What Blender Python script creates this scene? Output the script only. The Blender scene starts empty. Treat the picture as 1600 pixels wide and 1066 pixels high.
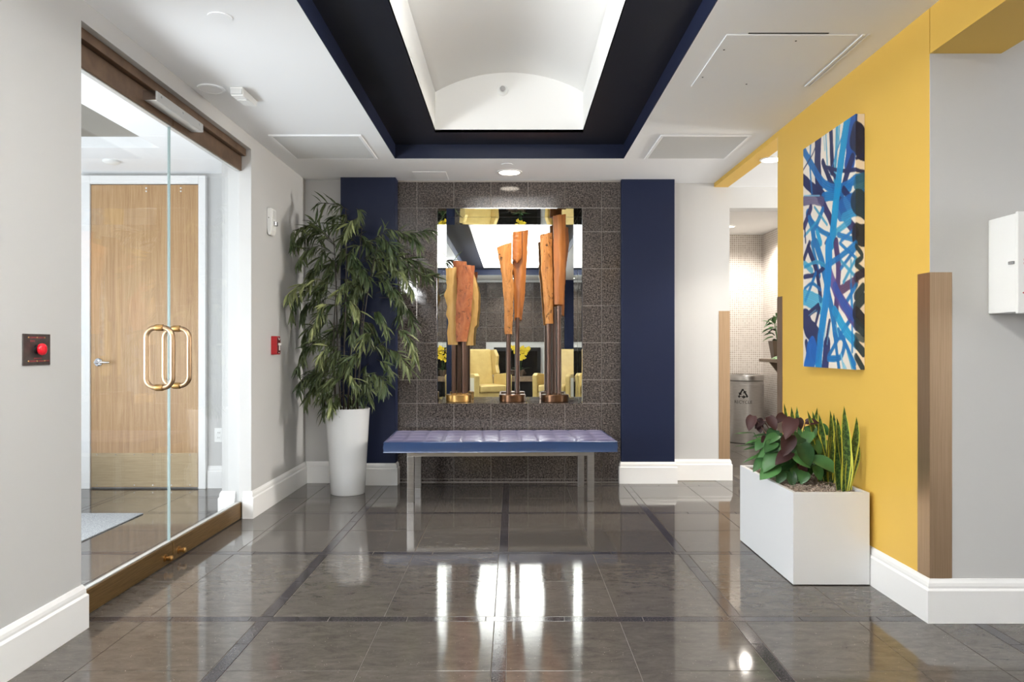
import bpy, bmesh, math, random
import numpy as np
from mathutils import Vector, Matrix, noise

C = bpy.context.scene
COL = C.collection
R = math.radians
F = 1143.0          # focal length in pixels of the 1600 px wide frame
H = 1.14            # camera height
VX, VY = 800.0, 543.0

# ------------------------------------------------------------------ camera, world, lights, exposure
cam_d = bpy.data.cameras.new('camera')
cam = bpy.data.objects.new('camera', cam_d)
COL.objects.link(cam)
cam.location = (0, 0, H)
cam.rotation_euler = (R(90), 0, 0)
cam_d.sensor_fit = 'HORIZONTAL'
cam_d.sensor_width = 36
cam_d.lens = 36 * F / 1600
cam_d.shift_y = (VY - 533) / 1600
cam_d.clip_start = 0.02
C.camera = cam

w = bpy.data.worlds.new('world')
C.world = w
w.use_nodes = True
w.node_tree.nodes['Background'].inputs[0].default_value = (0.85, 0.92, 1.0, 1)
w.node_tree.nodes['Background'].inputs[1].default_value = 1.0

C.view_settings.view_transform = 'Standard'
C.view_settings.look = 'None'
C.view_settings.gamma = 1
C.view_settings.use_curve_mapping = False
C.view_settings.exposure = 0.4


def area(name, loc, rot, sx, sy, power, color=(1, 1, 1)):
    d = bpy.data.lights.new(name, 'AREA')
    d.shape = 'RECTANGLE'
    d.size, d.size_y = sx, sy
    d.energy = power
    d.color = color
    o = bpy.data.objects.new(name, d)
    COL.objects.link(o)
    o.location = loc
    o.rotation_euler = rot
    return o


def spot(name, loc, power, color=(1.0, 0.93, 0.84), angle=130, blend=0.6, radius=0.05, rot=(0, 0, 0)):
    d = bpy.data.lights.new(name, 'SPOT')
    d.energy = power
    d.color = color
    d.spot_size = R(angle)
    d.spot_blend = blend
    d.shadow_soft_size = radius
    o = bpy.data.objects.new(name, d)
    COL.objects.link(o)
    o.location = loc
    o.rotation_euler = rot
    return o


# daylight: tall window wall of the lounge on the right, storefront of the vestibule on the left
area('window_daylight', (7.9, -0.2, 1.35), (0, R(90 + 25), 0), 2.3, 3.8, 118, (0.95, 0.975, 1.0))
area('vestibule_daylight', (-4.0, 3.5, 1.05), (0, R(-90 - 14), 0), 1.7, 2.0, 60, (0.92, 0.96, 1.0))
area('vestibule_fill', (-3.1, 2.75, 0.95), (0, R(-90 + 16), R(10)), 1.3, 0.9, 46, (0.94, 0.97, 1.0))  # fill added inside the vestibule to lift the ceiling and yellow wall
# unseen point fill added by the left wall to lift ceiling and walls
pl_ = bpy.data.lights.new('room_fill', 'POINT')
pl_.energy = 66
pl_.shadow_soft_size = 0.12
pl_.color = (0.97, 0.985, 1.0)
po_ = bpy.data.objects.new('room_fill', pl_)
COL.objects.link(po_)
po_.location = (-1.62, 0.75, 2.05)
# daylight from the far end of the side passage
area('passage_daylight', (5.25, 5.45, 1.95), (0, R(86), 0), 0.6, 0.6, 125, (1.0, 0.96, 0.9))
# unseen upward fill added below the coffer to brighten the vault
area('coffer_fill', (-0.02, 0.95, 2.40), (R(180), 0, 0), 0.7, 3.2, 138, (0.98, 0.99, 1.0))
# recessed downlights (their fixtures are built further down)
spot('downlight_lamp', (-0.02, 5.88, 2.53), 45, radius=0.06)
spot('downlight_lamp', (1.90, 5.35, 2.49), 40, radius=0.03, angle=115, blend=0.5)
spot('downlight_lamp', (2.70, 8.45, 2.50), 55, radius=0.05, angle=150)
spot('downlight_lamp', (2.45, 7.10, 2.50), 45, radius=0.05, angle=150)
spot('downlight_lamp', (-0.02, -1.75, 2.53), 60, radius=0.06)


# ------------------------------------------------------------------ helpers
def lin(c):
    return tuple(((v / 255) / 12.92 if v / 255 <= 0.04045 else ((v / 255 + 0.055) / 1.055) ** 2.4) for v in c)


def P(px, py, Y):
    return Vector(((px - VX) / F * Y, Y, H - (py - VY) / F * Y))


class Nodes:
    def __init__(self, m):
        self.t = m.node_tree
        self.b = self.t.nodes['Principled BSDF']

    def n(self, typ, **kw):
        nd = self.t.nodes.new(typ)
        for k, v in kw.items():
            if k.startswith('i_'):
                nd.inputs[k[2:].replace('_', ' ')].default_value = v
            else:
                setattr(nd, k, v)
        return nd

    def l(self, a, b):
        self.t.links.new(a, b)


def mat(name, rgb, rough=0.5, metal=0.0, spec=0.5, coat=0.0, emit=None, strength=0.0):
    m = bpy.data.materials.new(name)
    m.use_nodes = True
    b = m.node_tree.nodes['Principled BSDF']
    b.inputs['Base Color'].default_value = (*lin(rgb), 1)
    b.inputs['Roughness'].default_value = rough
    b.inputs['Metallic'].default_value = metal
    b.inputs['Specular IOR Level'].default_value = spec
    b.inputs['Coat Weight'].default_value = coat
    if emit:
        b.inputs['Emission Color'].default_value = (*lin(emit), 1)
        b.inputs['Emission Strength'].default_value = strength
    return m


def noisy(m, c1, c2, scale=5.0, stretch=(1, 1, 1), detail=6.0, lo=0.35, hi=0.65, bump=0.0, bscale=None,
          rough_var=0.0, per_object=0.0, world_pos=False, dist=0.0):
    """colour between c1 and c2 from noise, with bump of the same noise"""
    N = Nodes(m)
    if world_pos:
        geo = N.n('ShaderNodeNewGeometry')
        src = geo.outputs['Position']
    else:
        tc = N.n('ShaderNodeTexCoord')
        src = tc.outputs['Object']
    info = N.n('ShaderNodeObjectInfo')
    if per_object:
        ad = N.n('ShaderNodeVectorMath', operation='MULTIPLY_ADD')
        N.l(info.outputs['Random'], ad.inputs[0])
        ad.inputs[1].default_value = (37.0, 53.0, 71.0)
        N.l(src, ad.inputs[2])
        src = ad.outputs[0]
    mp = N.n('ShaderNodeMapping')
    mp.inputs['Scale'].default_value = stretch
    N.l(src, mp.inputs['Vector'])
    no = N.n('ShaderNodeTexNoise', i_Scale=scale, i_Detail=detail, i_Roughness=0.6, i_Distortion=dist)
    N.l(mp.outputs[0], no.inputs['Vector'])
    cr = N.n('ShaderNodeValToRGB')
    cr.color_ramp.elements[0].position = lo
    cr.color_ramp.elements[0].color = (*lin(c1), 1)
    cr.color_ramp.elements[1].position = hi
    cr.color_ramp.elements[1].color = (*lin(c2), 1)
    N.l(no.outputs['Fac'], cr.inputs['Fac'])
    out = cr.outputs['Color']
    if per_object:
        hs = N.n('ShaderNodeHueSaturation')
        mr = N.n('ShaderNodeMapRange')
        mr.inputs['To Min'].default_value = 1 - per_object
        mr.inputs['To Max'].default_value = 1 + per_object
        N.l(info.outputs['Random'], mr.inputs['Value'])
        N.l(mr.outputs[0], hs.inputs['Value'])
        N.l(out, hs.inputs['Color'])
        out = hs.outputs['Color']
    N.l(out, N.b.inputs['Base Color'])
    if bump:
        bp = N.n('ShaderNodeBump', i_Strength=bump, i_Distance=0.004)
        if bscale:
            n2 = N.n('ShaderNodeTexNoise', i_Scale=bscale, i_Detail=4.0)
            N.l(mp.outputs[0], n2.inputs['Vector'])
            N.l(n2.outputs['Fac'], bp.inputs['Height'])
        else:
            N.l(no.outputs['Fac'], bp.inputs['Height'])
        N.l(bp.outputs[0], N.b.inputs['Normal'])
    if rough_var:
        mr = N.n('ShaderNodeMapRange')
        r0 = N.b.inputs['Roughness'].default_value
        mr.inputs['To Min'].default_value = max(0.0, r0 - rough_var)
        mr.inputs['To Max'].default_value = r0 + rough_var
        N.l(no.outputs['Fac'], mr.inputs['Value'])
        N.l(mr.outputs[0], N.b.inputs['Roughness'])
    return m


def world_origin(o):
    v = Vector((0, 0, 0))
    while o is not None:
        v += o.location
        o = o.parent
    return v


class MB:
    def __init__(self):
        self.v, self.f = [], []

    def add(self, vs, fs):
        n = len(self.v)
        self.v += [Vector(p) for p in vs]
        self.f += [tuple(i + n for i in f) for f in fs]
        return self

    def box(self, x0, x1, y0, y1, z0, z1):
        return self.add([(x0, y0, z0), (x1, y0, z0), (x1, y1, z0), (x0, y1, z0),
                         (x0, y0, z1), (x1, y0, z1), (x1, y1, z1), (x0, y1, z1)],
                        [(0, 3, 2, 1), (4, 5, 6, 7), (0, 1, 5, 4), (1, 2, 6, 5), (2, 3, 7, 6), (3, 0, 4, 7)])

    def prism(self, poly, off):
        n = len(poly)
        off = Vector(off)
        vs = [Vector(p) for p in poly] + [Vector(p) + off for p in poly]
        fs = [tuple(range(n - 1, -1, -1)), tuple(range(n, 2 * n))]
        fs += [(i, (i + 1) % n, n + (i + 1) % n, n + i) for i in range(n)]
        return self.add(vs, fs)

    def lathe(self, prof, c=(0, 0, 0), n=32, axis='Z', cap=True):
        c = Vector(c)
        vs, fs = [], []
        for r, z in prof:
            for k in range(n):
                a = 2 * math.pi * k / n
                p = (r * math.cos(a), r * math.sin(a), z)
                if axis == 'Y':
                    p = (p[0], p[2], p[1])
                elif axis == 'X':
                    p = (p[2], p[0], p[1])
                vs.append(c + Vector(p))
        m = len(prof)
        for i in range(m - 1):
            for k in range(n):
                fs.append((i * n + k, i * n + (k + 1) % n, (i + 1) * n + (k + 1) % n, (i + 1) * n + k))
        if cap:
            fs.append(tuple(range(n - 1, -1, -1)))
            fs.append(tuple((m - 1) * n + k for k in range(n)))
        return self.add(vs, fs)

    def tube(self, path, r, n=8, closed=False):
        path = [Vector(p) for p in path]
        m = len(path)
        rs = r if isinstance(r, (list, tuple)) else [r] * m
        vs, fs = [], []
        up = None
        for i, p in enumerate(path):
            a = path[(i - 1) % m] if (closed or i) else p
            b = path[(i + 1) % m] if (closed or i < m - 1) else p
            t = (b - a).normalized()
            if up is None:
                up = Vector((0, 0, 1)) if abs(t.z) < 0.9 else Vector((1, 0, 0))
            s = t.cross(up).normalized()
            up = s.cross(t).normalized()
            for k in range(n):
                an = 2 * math.pi * k / n
                vs.append(p + (s * math.cos(an) + up * math.sin(an)) * rs[i])
        for i in range(m if closed else m - 1):
            j = (i + 1) % m
            for k in range(n):
                fs.append((i * n + k, i * n + (k + 1) % n, j * n + (k + 1) % n, j * n + k))
        if not closed:
            fs.append(tuple(range(n - 1, -1, -1)))
            fs.append(tuple((m - 1) * n + k for k in range(n)))
        return self.add(vs, fs)

    def grid(self, fn, nu, nv, close_u=False):
        vs = [fn(i / nu, j / nv) for j in range(nv + 1) for i in range(nu + 1)]
        fs = []
        for j in range(nv):
            for i in range(nu):
                a = j * (nu + 1) + i
                fs.append((a, a + 1, a + nu + 2, a + nu + 1))
        return self.add(vs, fs)

    def mesh(self, name, m=None, smooth=False, off=None):
        me = bpy.data.meshes.new(name)
        vs = self.v if off is None else [p - off for p in self.v]
        me.from_pydata([tuple(p) for p in vs], [], self.f)
        bm = bmesh.new()
        bm.from_mesh(me)
        bmesh.ops.recalc_face_normals(bm, faces=bm.faces)
        bm.to_mesh(me)
        bm.free()
        if m:
            me.materials.append(m)
        if smooth:
            for p in me.polygons:
                p.use_smooth = True
        return me

    def build(self, name, m, parent=None, smooth=False, bevel=0.0, local=False, auto=None, segs=2):
        if parent is not None:
            off = Vector((0, 0, 0)) if local else world_origin(parent)
        else:
            xs = [p.x for p in self.v]
            ys = [p.y for p in self.v]
            zs = [p.z for p in self.v]
            off = Vector(((min(xs) + max(xs)) / 2, (min(ys) + max(ys)) / 2, min(zs)))
        me = self.mesh(name, m, smooth, off)
        o = bpy.data.objects.new(name, me)
        COL.objects.link(o)
        if parent is not None:
            o.parent = parent
        else:
            o.location = off
        if auto is not None:
            for p in me.polygons:
                p.use_smooth = True
            me.set_sharp_from_angle(angle=R(auto))
        if bevel:
            md = o.modifiers.new('bevel', 'BEVEL')
            md.width = bevel
            md.segments = segs
            md.limit_method = 'ANGLE'
            md.angle_limit = R(40)
        return o


def tag(o, label=None, cat=None, group=None, kind=None):
    if label:
        o['label'] = label
    if cat:
        o['category'] = cat
    if group:
        o['group'] = group
    if kind:
        o['kind'] = kind
    return o


def thing(name, loc, label=None, cat=None, group=None, rz=0.0, kind=None):
    o = bpy.data.objects.new(name, None)
    COL.objects.link(o)
    o.location = loc
    o.rotation_euler = (0, 0, rz)
    o.empty_display_size = 0.1
    return tag(o, label, cat, group, kind)


def struct(o):
    o['kind'] = 'structure'
    return o


def piece(name, me, parent, loc, rot=None):
    o = bpy.data.objects.new(name, me)
    COL.objects.link(o)
    o.parent = parent
    o.location = Vector(loc) - world_origin(parent)
    if rot is not None:
        o.rotation_euler = rot
    return o


def text_mb(s, size):
    """flat lettering as MB in the XY plane, centred on x"""
    cu = bpy.data.curves.new('lettering', 'FONT')
    cu.body = s
    cu.size = size
    cu.align_x = 'CENTER'
    cu.resolution_u = 3
    t = bpy.data.objects.new('lettering', cu)
    COL.objects.link(t)
    dg = bpy.context.evaluated_depsgraph_get()
    me = bpy.data.meshes.new_from_object(t.evaluated_get(dg))
    mb = MB()
    mb.add([v.co.copy() for v in me.vertices], [tuple(p.vertices) for p in me.polygons])
    bpy.data.objects.remove(t)
    bpy.data.meshes.remove(me)
    return mb


# ------------------------------------------------------------------ materials
def paint(name, rgb, rough=0.55):
    m = mat(name, rgb, rough, spec=0.3)
    N = Nodes(m)
    tc = N.n('ShaderNodeNewGeometry')
    no = N.n('ShaderNodeTexNoise', i_Scale=180.0, i_Detail=2.0)
    N.l(tc.outputs['Position'], no.inputs['Vector'])
    bp = N.n('ShaderNodeBump', i_Strength=0.06, i_Distance=0.002)
    N.l(no.outputs['Fac'], bp.inputs['Height'])
    N.l(bp.outputs[0], N.b.inputs['Normal'])
    return m


M = {}
M['wall'] = paint('wall_paint_warm_grey', (199, 198, 196))
M['ceiling'] = paint('ceiling_paint', (243, 244, 245), 0.7)
M['vault'] = paint('vault_paint', (240, 239, 236), 0.6)
M['navy'] = paint('navy_paint', (21, 31, 60), 0.5)
M['tray'] = paint('dark_navy_paint', (31, 33, 43), 0.45)
M['tray_edge'] = paint('navy_fascia_paint', (27, 34, 58), 0.45)
M['yellow'] = paint('yellow_paint', (226, 184, 86), 0.5)
M['trim'] = paint('white_trim_paint', (240, 239, 237), 0.35)
M['white'] = mat('white_plastic', (236, 236, 233), 0.4)
M['grout'] = mat('light_grout', (172, 164, 158), 0.8)
M['fgrout'] = mat('floor_grout', (120, 113, 106), 0.7)
M['mirror'] = mat('mirror_glass', (226, 230, 228), 0.0, metal=1.0)
M['bronze'] = noisy(mat('brushed_bronze', (120, 96, 74), 0.42, metal=0.6), (112, 88, 68), (132, 106, 84), 8, (60, 1, 1), 3, bump=0.02)
M['rail'] = noisy(mat('antique_brass_rail', (104, 80, 45), 0.4, metal=0.6), (112, 86, 50), (136, 108, 68), 6, (1, 1, 30), 3)
M['handle'] = mat('satin_brass', (184, 152, 120), 0.36, metal=1.0)
M['brass'] = mat('worn_brass', (190, 150, 95), 0.3, metal=1.0)
M['guard'] = noisy(mat('brushed_brass_guard', (200, 170, 138), 0.32, metal=0.9), (194, 164, 132), (206, 176, 144), 4, (60, 60, 1), 3)
M['steel'] = noisy(mat('brushed_steel', (196, 194, 192), 0.28, metal=1.0), (186, 184, 182), (206, 204, 202), 10, (1, 1, 40), 3)
M['chrome'] = mat('satin_chrome', (200, 200, 202), 0.18, metal=1.0)
M['alu'] = mat('silver_painted_metal', (196, 196, 194), 0.35, metal=0.35)
M['black'] = mat('black_metal', (22, 22, 24), 0.45)
M['red'] = mat('red_plastic', (178, 22, 30), 0.35)
M['redlit'] = mat('red_push_button', (232, 24, 44), 0.25)
M['plate'] = noisy(mat('dark_metal_plate', (92, 84, 82), 0.4, metal=0.6), (84, 76, 76), (102, 94, 90), 30)
M['redink'] = mat('red_ink', (150, 62, 66), 0.6)
M['redmark'] = mat('red_print', (196, 30, 44), 0.5)
M['blackink'] = mat('black_ink', (25, 24, 24), 0.5)
M['pot'] = mat('glazed_light_grey', (212, 213, 213), 0.22, coat=0.3)
M['planter'] = mat('white_lacquer', (226, 227, 228), 0.38)
M['soil'] = noisy(mat('dark_soil', (40, 32, 26), 0.9), (28, 22, 18), (60, 50, 40), 60, bump=0.6)
M['lamp'] = mat('lamp_diffuser', (255, 250, 240), 0.5, emit=(255, 244, 226), strength=9.0)
M['grille'] = mat('grille_white', (214, 214, 212), 0.6)
M['gap'] = mat('shadow_gap', (60, 60, 58), 0.9)
M['mat_carpet'] = noisy(mat('grey_entrance_mat', (170, 172, 174), 0.95), (120, 123, 127), (200, 202, 204), 160, bump=0.8)
M['upholstery'] = noisy(mat('mustard_leather', (200, 174, 110), 0.4), (192, 166, 102), (206, 180, 116), 6, bump=0.03, bscale=90)
M['chairshell'] = mat('cream_leather', (226, 220, 200), 0.4)
M['pale_stone'] = noisy(mat('hearth_stone', (150, 128, 104), 0.35), (138, 116, 94), (162, 140, 116), 12)
M['cane'] = noisy(mat('dark_cane', (38, 32, 26), 0.5), (30, 25, 20), (58, 48, 36), 14)
M['petal'] = mat('yellow_petal', (226, 196, 40), 0.6)
M['pole'] = noisy(mat('bronze_pole', (92, 70, 62), 0.28, metal=0.85), (92, 70, 62), (112, 90, 80), 6, (30, 30, 1))
M['drum'] = noisy(mat('bronze_drum', (112, 82, 60), 0.28, metal=0.9), (98, 70, 52), (130, 98, 74), 12)
M['gilt'] = noisy(mat('gilded_drum', (190, 152, 92), 0.3, metal=0.9), (178, 140, 84), (206, 168, 106), 12)
M['ceramic'] = mat('brown_ceramic', (96, 80, 66), 0.4)
M['shelfwood'] = noisy(mat('grey_brown_wood', (132, 116, 100), 0.5), (118, 102, 86), (146, 130, 112), 5, (1, 20, 20))
M['greencloth'] = noisy(mat('pale_green_cloth', (150, 182, 140), 0.9), (130, 165, 122), (170, 198, 160), 40)


def wood(name, c1, c2, c3, scale=3.0, stretch=(14, 14, 1), rough=0.5, bump=0.25, dist=0.8, world_pos=True, pits=False):
    m = mat(name, c2, rough)
    N = Nodes(m)
    geo = N.n('ShaderNodeNewGeometry') if world_pos else N.n('ShaderNodeTexCoord')
    mp = N.n('ShaderNodeMapping')
    mp.inputs['Scale'].default_value = stretch
    N.l(geo.outputs['Position' if world_pos else 'Object'], mp.inputs['Vector'])
    n1 = N.n('ShaderNodeTexNoise', i_Scale=scale, i_Detail=8.0, i_Roughness=0.65, i_Distortion=dist)
    N.l(mp.outputs[0], n1.inputs['Vector'])
    cr = N.n('ShaderNodeValToRGB')
    e = cr.color_ramp.elements
    e[0].position, e[0].color = 0.25, (*lin(c1), 1)
    e[1].position, e[1].color = 0.7, (*lin(c3), 1)
    k = e.new(0.5)
    k.color = (*lin(c2), 1)
    N.l(n1.outputs['Fac'], cr.inputs['Fac'])
    N.l(cr.outputs[0], N.b.inputs['Base Color'])
    hgt = n1.outputs['Fac']
    if pits:
        mp2 = N.n('ShaderNodeMapping')
        mp2.inputs['Scale'].default_value = (1, 1, .55)
        N.l(geo.outputs['Position' if world_pos else 'Object'], mp2.inputs['Vector'])
        n2 = N.n('ShaderNodeTexNoise', i_Scale=34.0, i_Detail=3.0, i_Distortion=1.2)
        N.l(mp2.outputs[0], n2.inputs['Vector'])
        pr = N.n('ShaderNodeMapRange')
        pr.inputs['From Min'].default_value = 0.28
        pr.inputs['From Max'].default_value = 0.28 + .12
        N.l(n2.outputs['Fac'], pr.inputs['Value'])
        mx = N.n('ShaderNodeMix', data_type='RGBA')
        N.l(pr.outputs[0], mx.inputs['Factor'])
        mx.inputs[6].default_value = (*lin(tuple(v * .45 for v in c1)), 1)
        N.l(cr.outputs[0], mx.inputs[7])
        N.l(mx.outputs[2], N.b.inputs['Base Color'])
        ad = N.n('ShaderNodeMath', operation='ADD')
        N.l(hgt, ad.inputs[0])
        N.l(pr.outputs[0], ad.inputs[1])
        hgt = ad.outputs[0]
    if bump:
        bp = N.n('ShaderNodeBump', i_Strength=bump, i_Distance=0.01)
        N.l(hgt, bp.inputs['Height'])
        N.l(bp.outputs[0], N.b.inputs['Normal'])
    return m


M['oak'] = wood('oak_veneer', (158, 118, 78), (182, 144, 100), (198, 162, 118), 2.2, (18, 18, 0.7), 0.4, 0.03, 1.2)
M['slab'] = wood('orange_carved_wood', (142, 86, 40), (200, 132, 64), (220, 160, 96), 2.0, (10, 10, 1.6), 0.45, 0.6, 1.5, pits=True)
M['slab_red'] = wood('reddish_carved_wood', (118, 60, 32), (172, 96, 52), (192, 120, 72), 2.4, (7, 7, 3), 0.42, 0.5, 1.5, pits=True)
M['slab_gold'] = wood('pale_gold_wood', (180, 134, 66), (206, 164, 94), (220, 182, 116), 2.0, (10, 10, 1.0), 0.5, 0.25, 1.0)
M['slab_dark'] = wood('deep_orange_wood', (128, 74, 32), (178, 106, 46), (198, 128, 62), 1.4, (16, 16, 0.8), 0.38, 0.3, 0.8)


def stone_floor():
    m = mat('polished_limestone', (84, 77, 70), 0.07, spec=0.42)
    N = Nodes(m)
    geo = N.n('ShaderNodeNewGeometry')
    info = N.n('ShaderNodeObjectInfo')
    ad = N.n('ShaderNodeVectorMath', operation='MULTIPLY_ADD')
    N.l(info.outputs['Random'], ad.inputs[0])
    ad.inputs[1].default_value = (31.0, 47.0, 0.0)
    N.l(geo.outputs['Position'], ad.inputs[2])
    n1 = N.n('ShaderNodeTexNoise', i_Scale=9.0, i_Detail=10.0, i_Roughness=0.8, i_Distortion=0.5)
    fm = N.n('ShaderNodeMapping')
    fm.inputs['Scale'].default_value = (1.0, 2.2, 1.0)
    N.l(ad.outputs[0], fm.inputs['Vector'])
    N.l(fm.outputs[0], n1.inputs['Vector'])
    cr = N.n('ShaderNodeValToRGB')
    e = cr.color_ramp.elements
    e[0].position, e[0].color = 0.32, (*lin((72, 67, 62)), 1)
    e[1].position, e[1].color = 0.72, (*lin((104, 98, 92)), 1)
    N.l(n1.outputs['Fac'], cr.inputs['Fac'])
    vo = N.n('ShaderNodeTexVoronoi', i_Scale=60.0, i_Randomness=1.0)
    N.l(ad.outputs[0], vo.inputs['Vector'])
    r2 = N.n('ShaderNodeValToRGB')
    r2.color_ramp.elements[0].position, r2.color_ramp.elements[0].color = 0.05, (1, 1, 1, 1)
    r2.color_ramp.elements[1].position, r2.color_ramp.elements[1].color = 0.13, (0, 0, 0, 1)
    N.l(vo.outputs['Distance'], r2.inputs['Fac'])
    n3 = N.n('ShaderNodeTexNoise', i_Scale=11.0, i_Detail=2.0)
    N.l(ad.outputs[0], n3.inputs['Vector'])
    r3 = N.n('ShaderNodeValToRGB')
    r3.color_ramp.elements[0].position = 0.48
    r3.color_ramp.elements[1].position = 0.6
    N.l(n3.outputs['Fac'], r3.inputs['Fac'])
    mu = N.n('ShaderNodeMath', operation='MULTIPLY')
    N.l(r2.outputs[0], mu.inputs[0])
    N.l(r3.outputs[0], mu.inputs[1])
    mx = N.n('ShaderNodeMix', data_type='RGBA')
    N.l(mu.outputs[0], mx.inputs['Factor'])
    N.l(cr.outputs[0], mx.inputs[6])
    mx.inputs[7].default_value = (*lin((168, 158, 148)), 1)
    hs = N.n('ShaderNodeHueSaturation')
    mr = N.n('ShaderNodeMapRange')
    mr.inputs['To Min'].default_value = 0.9
    mr.inputs['To Max'].default_value = 1.1
    N.l(info.outputs['Random'], mr.inputs['Value'])
    N.l(mr.outputs[0], hs.inputs['Value'])
    N.l(mx.outputs[2], hs.inputs['Color'])
    N.l(hs.outputs[0], N.b.inputs['Base Color'])
    n4 = N.n('ShaderNodeTexNoise', i_Scale=3.0, i_Detail=5.0)
    N.l(geo.outputs['Position'], n4.inputs['Vector'])
    mr2 = N.n('ShaderNodeMapRange')
    mr2.inputs['From Min'].default_value = 0.35
    mr2.inputs['From Max'].default_value = 0.7
    mr2.inputs['To Min'].default_value = 0.05
    mr2.inputs['To Max'].default_value = 0.085
    N.l(n4.outputs['Fac'], mr2.inputs['Value'])
    N.l(mr2.outputs[0], N.b.inputs['Roughness'])
    return m


def granite(name, c0, c1, c2, rough, scale=150.0, spec=0.5):
    m = mat(name, c1, rough, spec=spec)
    N = Nodes(m)
    geo = N.n('ShaderNodeNewGeometry')
    n1 = N.n('ShaderNodeTexNoise', i_Scale=scale, i_Detail=3.0, i_Roughness=0.7)
    N.l(geo.outputs['Position'], n1.inputs['Vector'])
    cr = N.n('ShaderNodeValToRGB')
    e = cr.color_ramp.elements
    e[0].position, e[0].color = 0.36, (*lin(c0), 1)
    e[1].position, e[1].color = 0.66, (*lin(c2), 1)
    k = e.new(0.5)
    k.color = (*lin(c1), 1)
    N.l(n1.outputs['Fac'], cr.inputs['Fac'])
    info = N.n('ShaderNodeObjectInfo')
    hs = N.n('ShaderNodeHueSaturation')
    mr = N.n('ShaderNodeMapRange')
    mr.inputs['To Min'].default_value = 0.93
    mr.inputs['To Max'].default_value = 1.07
    N.l(info.outputs['Random'], mr.inputs['Value'])
    N.l(mr.outputs[0], hs.inputs['Value'])
    N.l(cr.outputs[0], hs.inputs['Color'])
    N.l(hs.outputs[0], N.b.inputs['Base Color'])
    return m


M['stone'] = stone_floor()
M['granite_strip'] = granite('floor_granite_strip', (36, 34, 38), (60, 56, 58), (92, 86, 86), 0.1)
M['granite'] = granite('dark_granite_tile', (34, 30, 29), (84, 77, 73), (126, 116, 110), 0.1, 85.0)


def glass_mat():
    m = bpy.data.materials.new('clear_glass')
    m.use_nodes = True
    t = m.node_tree
    t.nodes.clear()
    o = t.nodes.new('ShaderNodeOutputMaterial')
    mx = t.nodes.new('ShaderNodeMixShader')
    tr = t.nodes.new('ShaderNodeBsdfTransparent')
    tr.inputs[0].default_value = (0.965, 0.98, 0.985, 1)
    gl = t.nodes.new('ShaderNodeBsdfGlossy')
    gl.inputs['Roughness'].default_value = 0.0
    fr = t.nodes.new('ShaderNodeFresnel')
    ge = t.nodes.new('ShaderNodeNewGeometry')
    mr = t.nodes.new('ShaderNodeMapRange')
    mr.inputs['To Min'].default_value = 1.45
    mr.inputs['To Max'].default_value = 1 / 1.45
    t.links.new(ge.outputs['Backfacing'], mr.inputs['Value'])
    t.links.new(mr.outputs[0], fr.inputs['IOR'])
    t.links.new(fr.outputs[0], mx.inputs[0])
    t.links.new(tr.outputs[0], mx.inputs[1])
    t.links.new(gl.outputs[0], mx.inputs[2])
    t.links.new(mx.outputs[0], o.inputs['Surface'])
    return m


M['glass'] = glass_mat()
M['glass_edge'] = mat('polished_glass_edge', (150, 166, 164), 0.2)


def mosaic_mat():
    m = mat('mosaic_tile', (214, 204, 196), 0.3)
    N = Nodes(m)
    geo = N.n('ShaderNodeNewGeometry')
    sx = N.n('ShaderNodeSeparateXYZ')
    N.l(geo.outputs['Position'], sx.inputs[0])
    ad = N.n('ShaderNodeMath', operation='ADD')
    N.l(sx.outputs['X'], ad.inputs[0])
    N.l(sx.outputs['Y'], ad.inputs[1])
    cx = N.n('ShaderNodeCombineXYZ')
    N.l(ad.outputs[0], cx.inputs['X'])
    N.l(sx.outputs['Z'], cx.inputs['Y'])
    br = N.n('ShaderNodeTexBrick')
    br.offset = 0.0
    br.inputs['Scale'].default_value = 1.0
    br.inputs['Brick Width'].default_value = 0.026
    br.inputs['Row Height'].default_value = 0.026
    br.inputs['Mortar Size'].default_value = 0.0035
    br.inputs['Mortar Smooth'].default_value = 0.2
    br.inputs['Color1'].default_value = (*lin((196, 184, 174)), 1)
    br.inputs['Color2'].default_value = (*lin((216, 206, 198)), 1)
    br.inputs['Mortar'].default_value = (*lin((244, 242, 238)), 1)
    N.l(cx.outputs[0], br.inputs['Vector'])
    N.l(br.outputs['Color'], N.b.inputs['Base Color'])
    bp = N.n('ShaderNodeBump', i_Strength=0.4, i_Distance=0.002)
    bp.invert = True
    N.l(br.outputs['Fac'], bp.inputs['Height'])
    N.l(bp.outputs[0], N.b.inputs['Normal'])
    return m


M['mosaic'] = mosaic_mat()


def satin_mat(name, rgb, coat=0.4, rough=0.3):
    m = mat(name, rgb, rough, spec=1.0, coat=coat)
    N = Nodes(m)
    N.b.inputs['Sheen Weight'].default_value = 0.5
    N.b.inputs['Sheen Tint'].default_value = (*lin((190, 180, 210)), 1)
    N.b.inputs['Sheen Roughness'].default_value = 0.3
    geo = N.n('ShaderNodeNewGeometry')
    mp = N.n('ShaderNodeMapping')
    mp.inputs['Scale'].default_value = (600, 40, 40)
    N.l(geo.outputs['Position'], mp.inputs['Vector'])
    no = N.n('ShaderNodeTexNoise', i_Scale=1.0, i_Detail=2.0)
    N.l(mp.outputs[0], no.inputs['Vector'])
    bp = N.n('ShaderNodeBump', i_Strength=0.08, i_Distance=0.001)
    N.l(no.outputs['Fac'], bp.inputs['Height'])
    N.l(bp.outputs[0], N.b.inputs['Normal'])
    return m


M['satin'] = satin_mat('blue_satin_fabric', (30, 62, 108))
M['satin_top'] = satin_mat('blue_satin_top_reflection', (86, 86, 118), 0.1, 0.38)  # same blue satin, the top's violet-grey reflection painted into its colour


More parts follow.
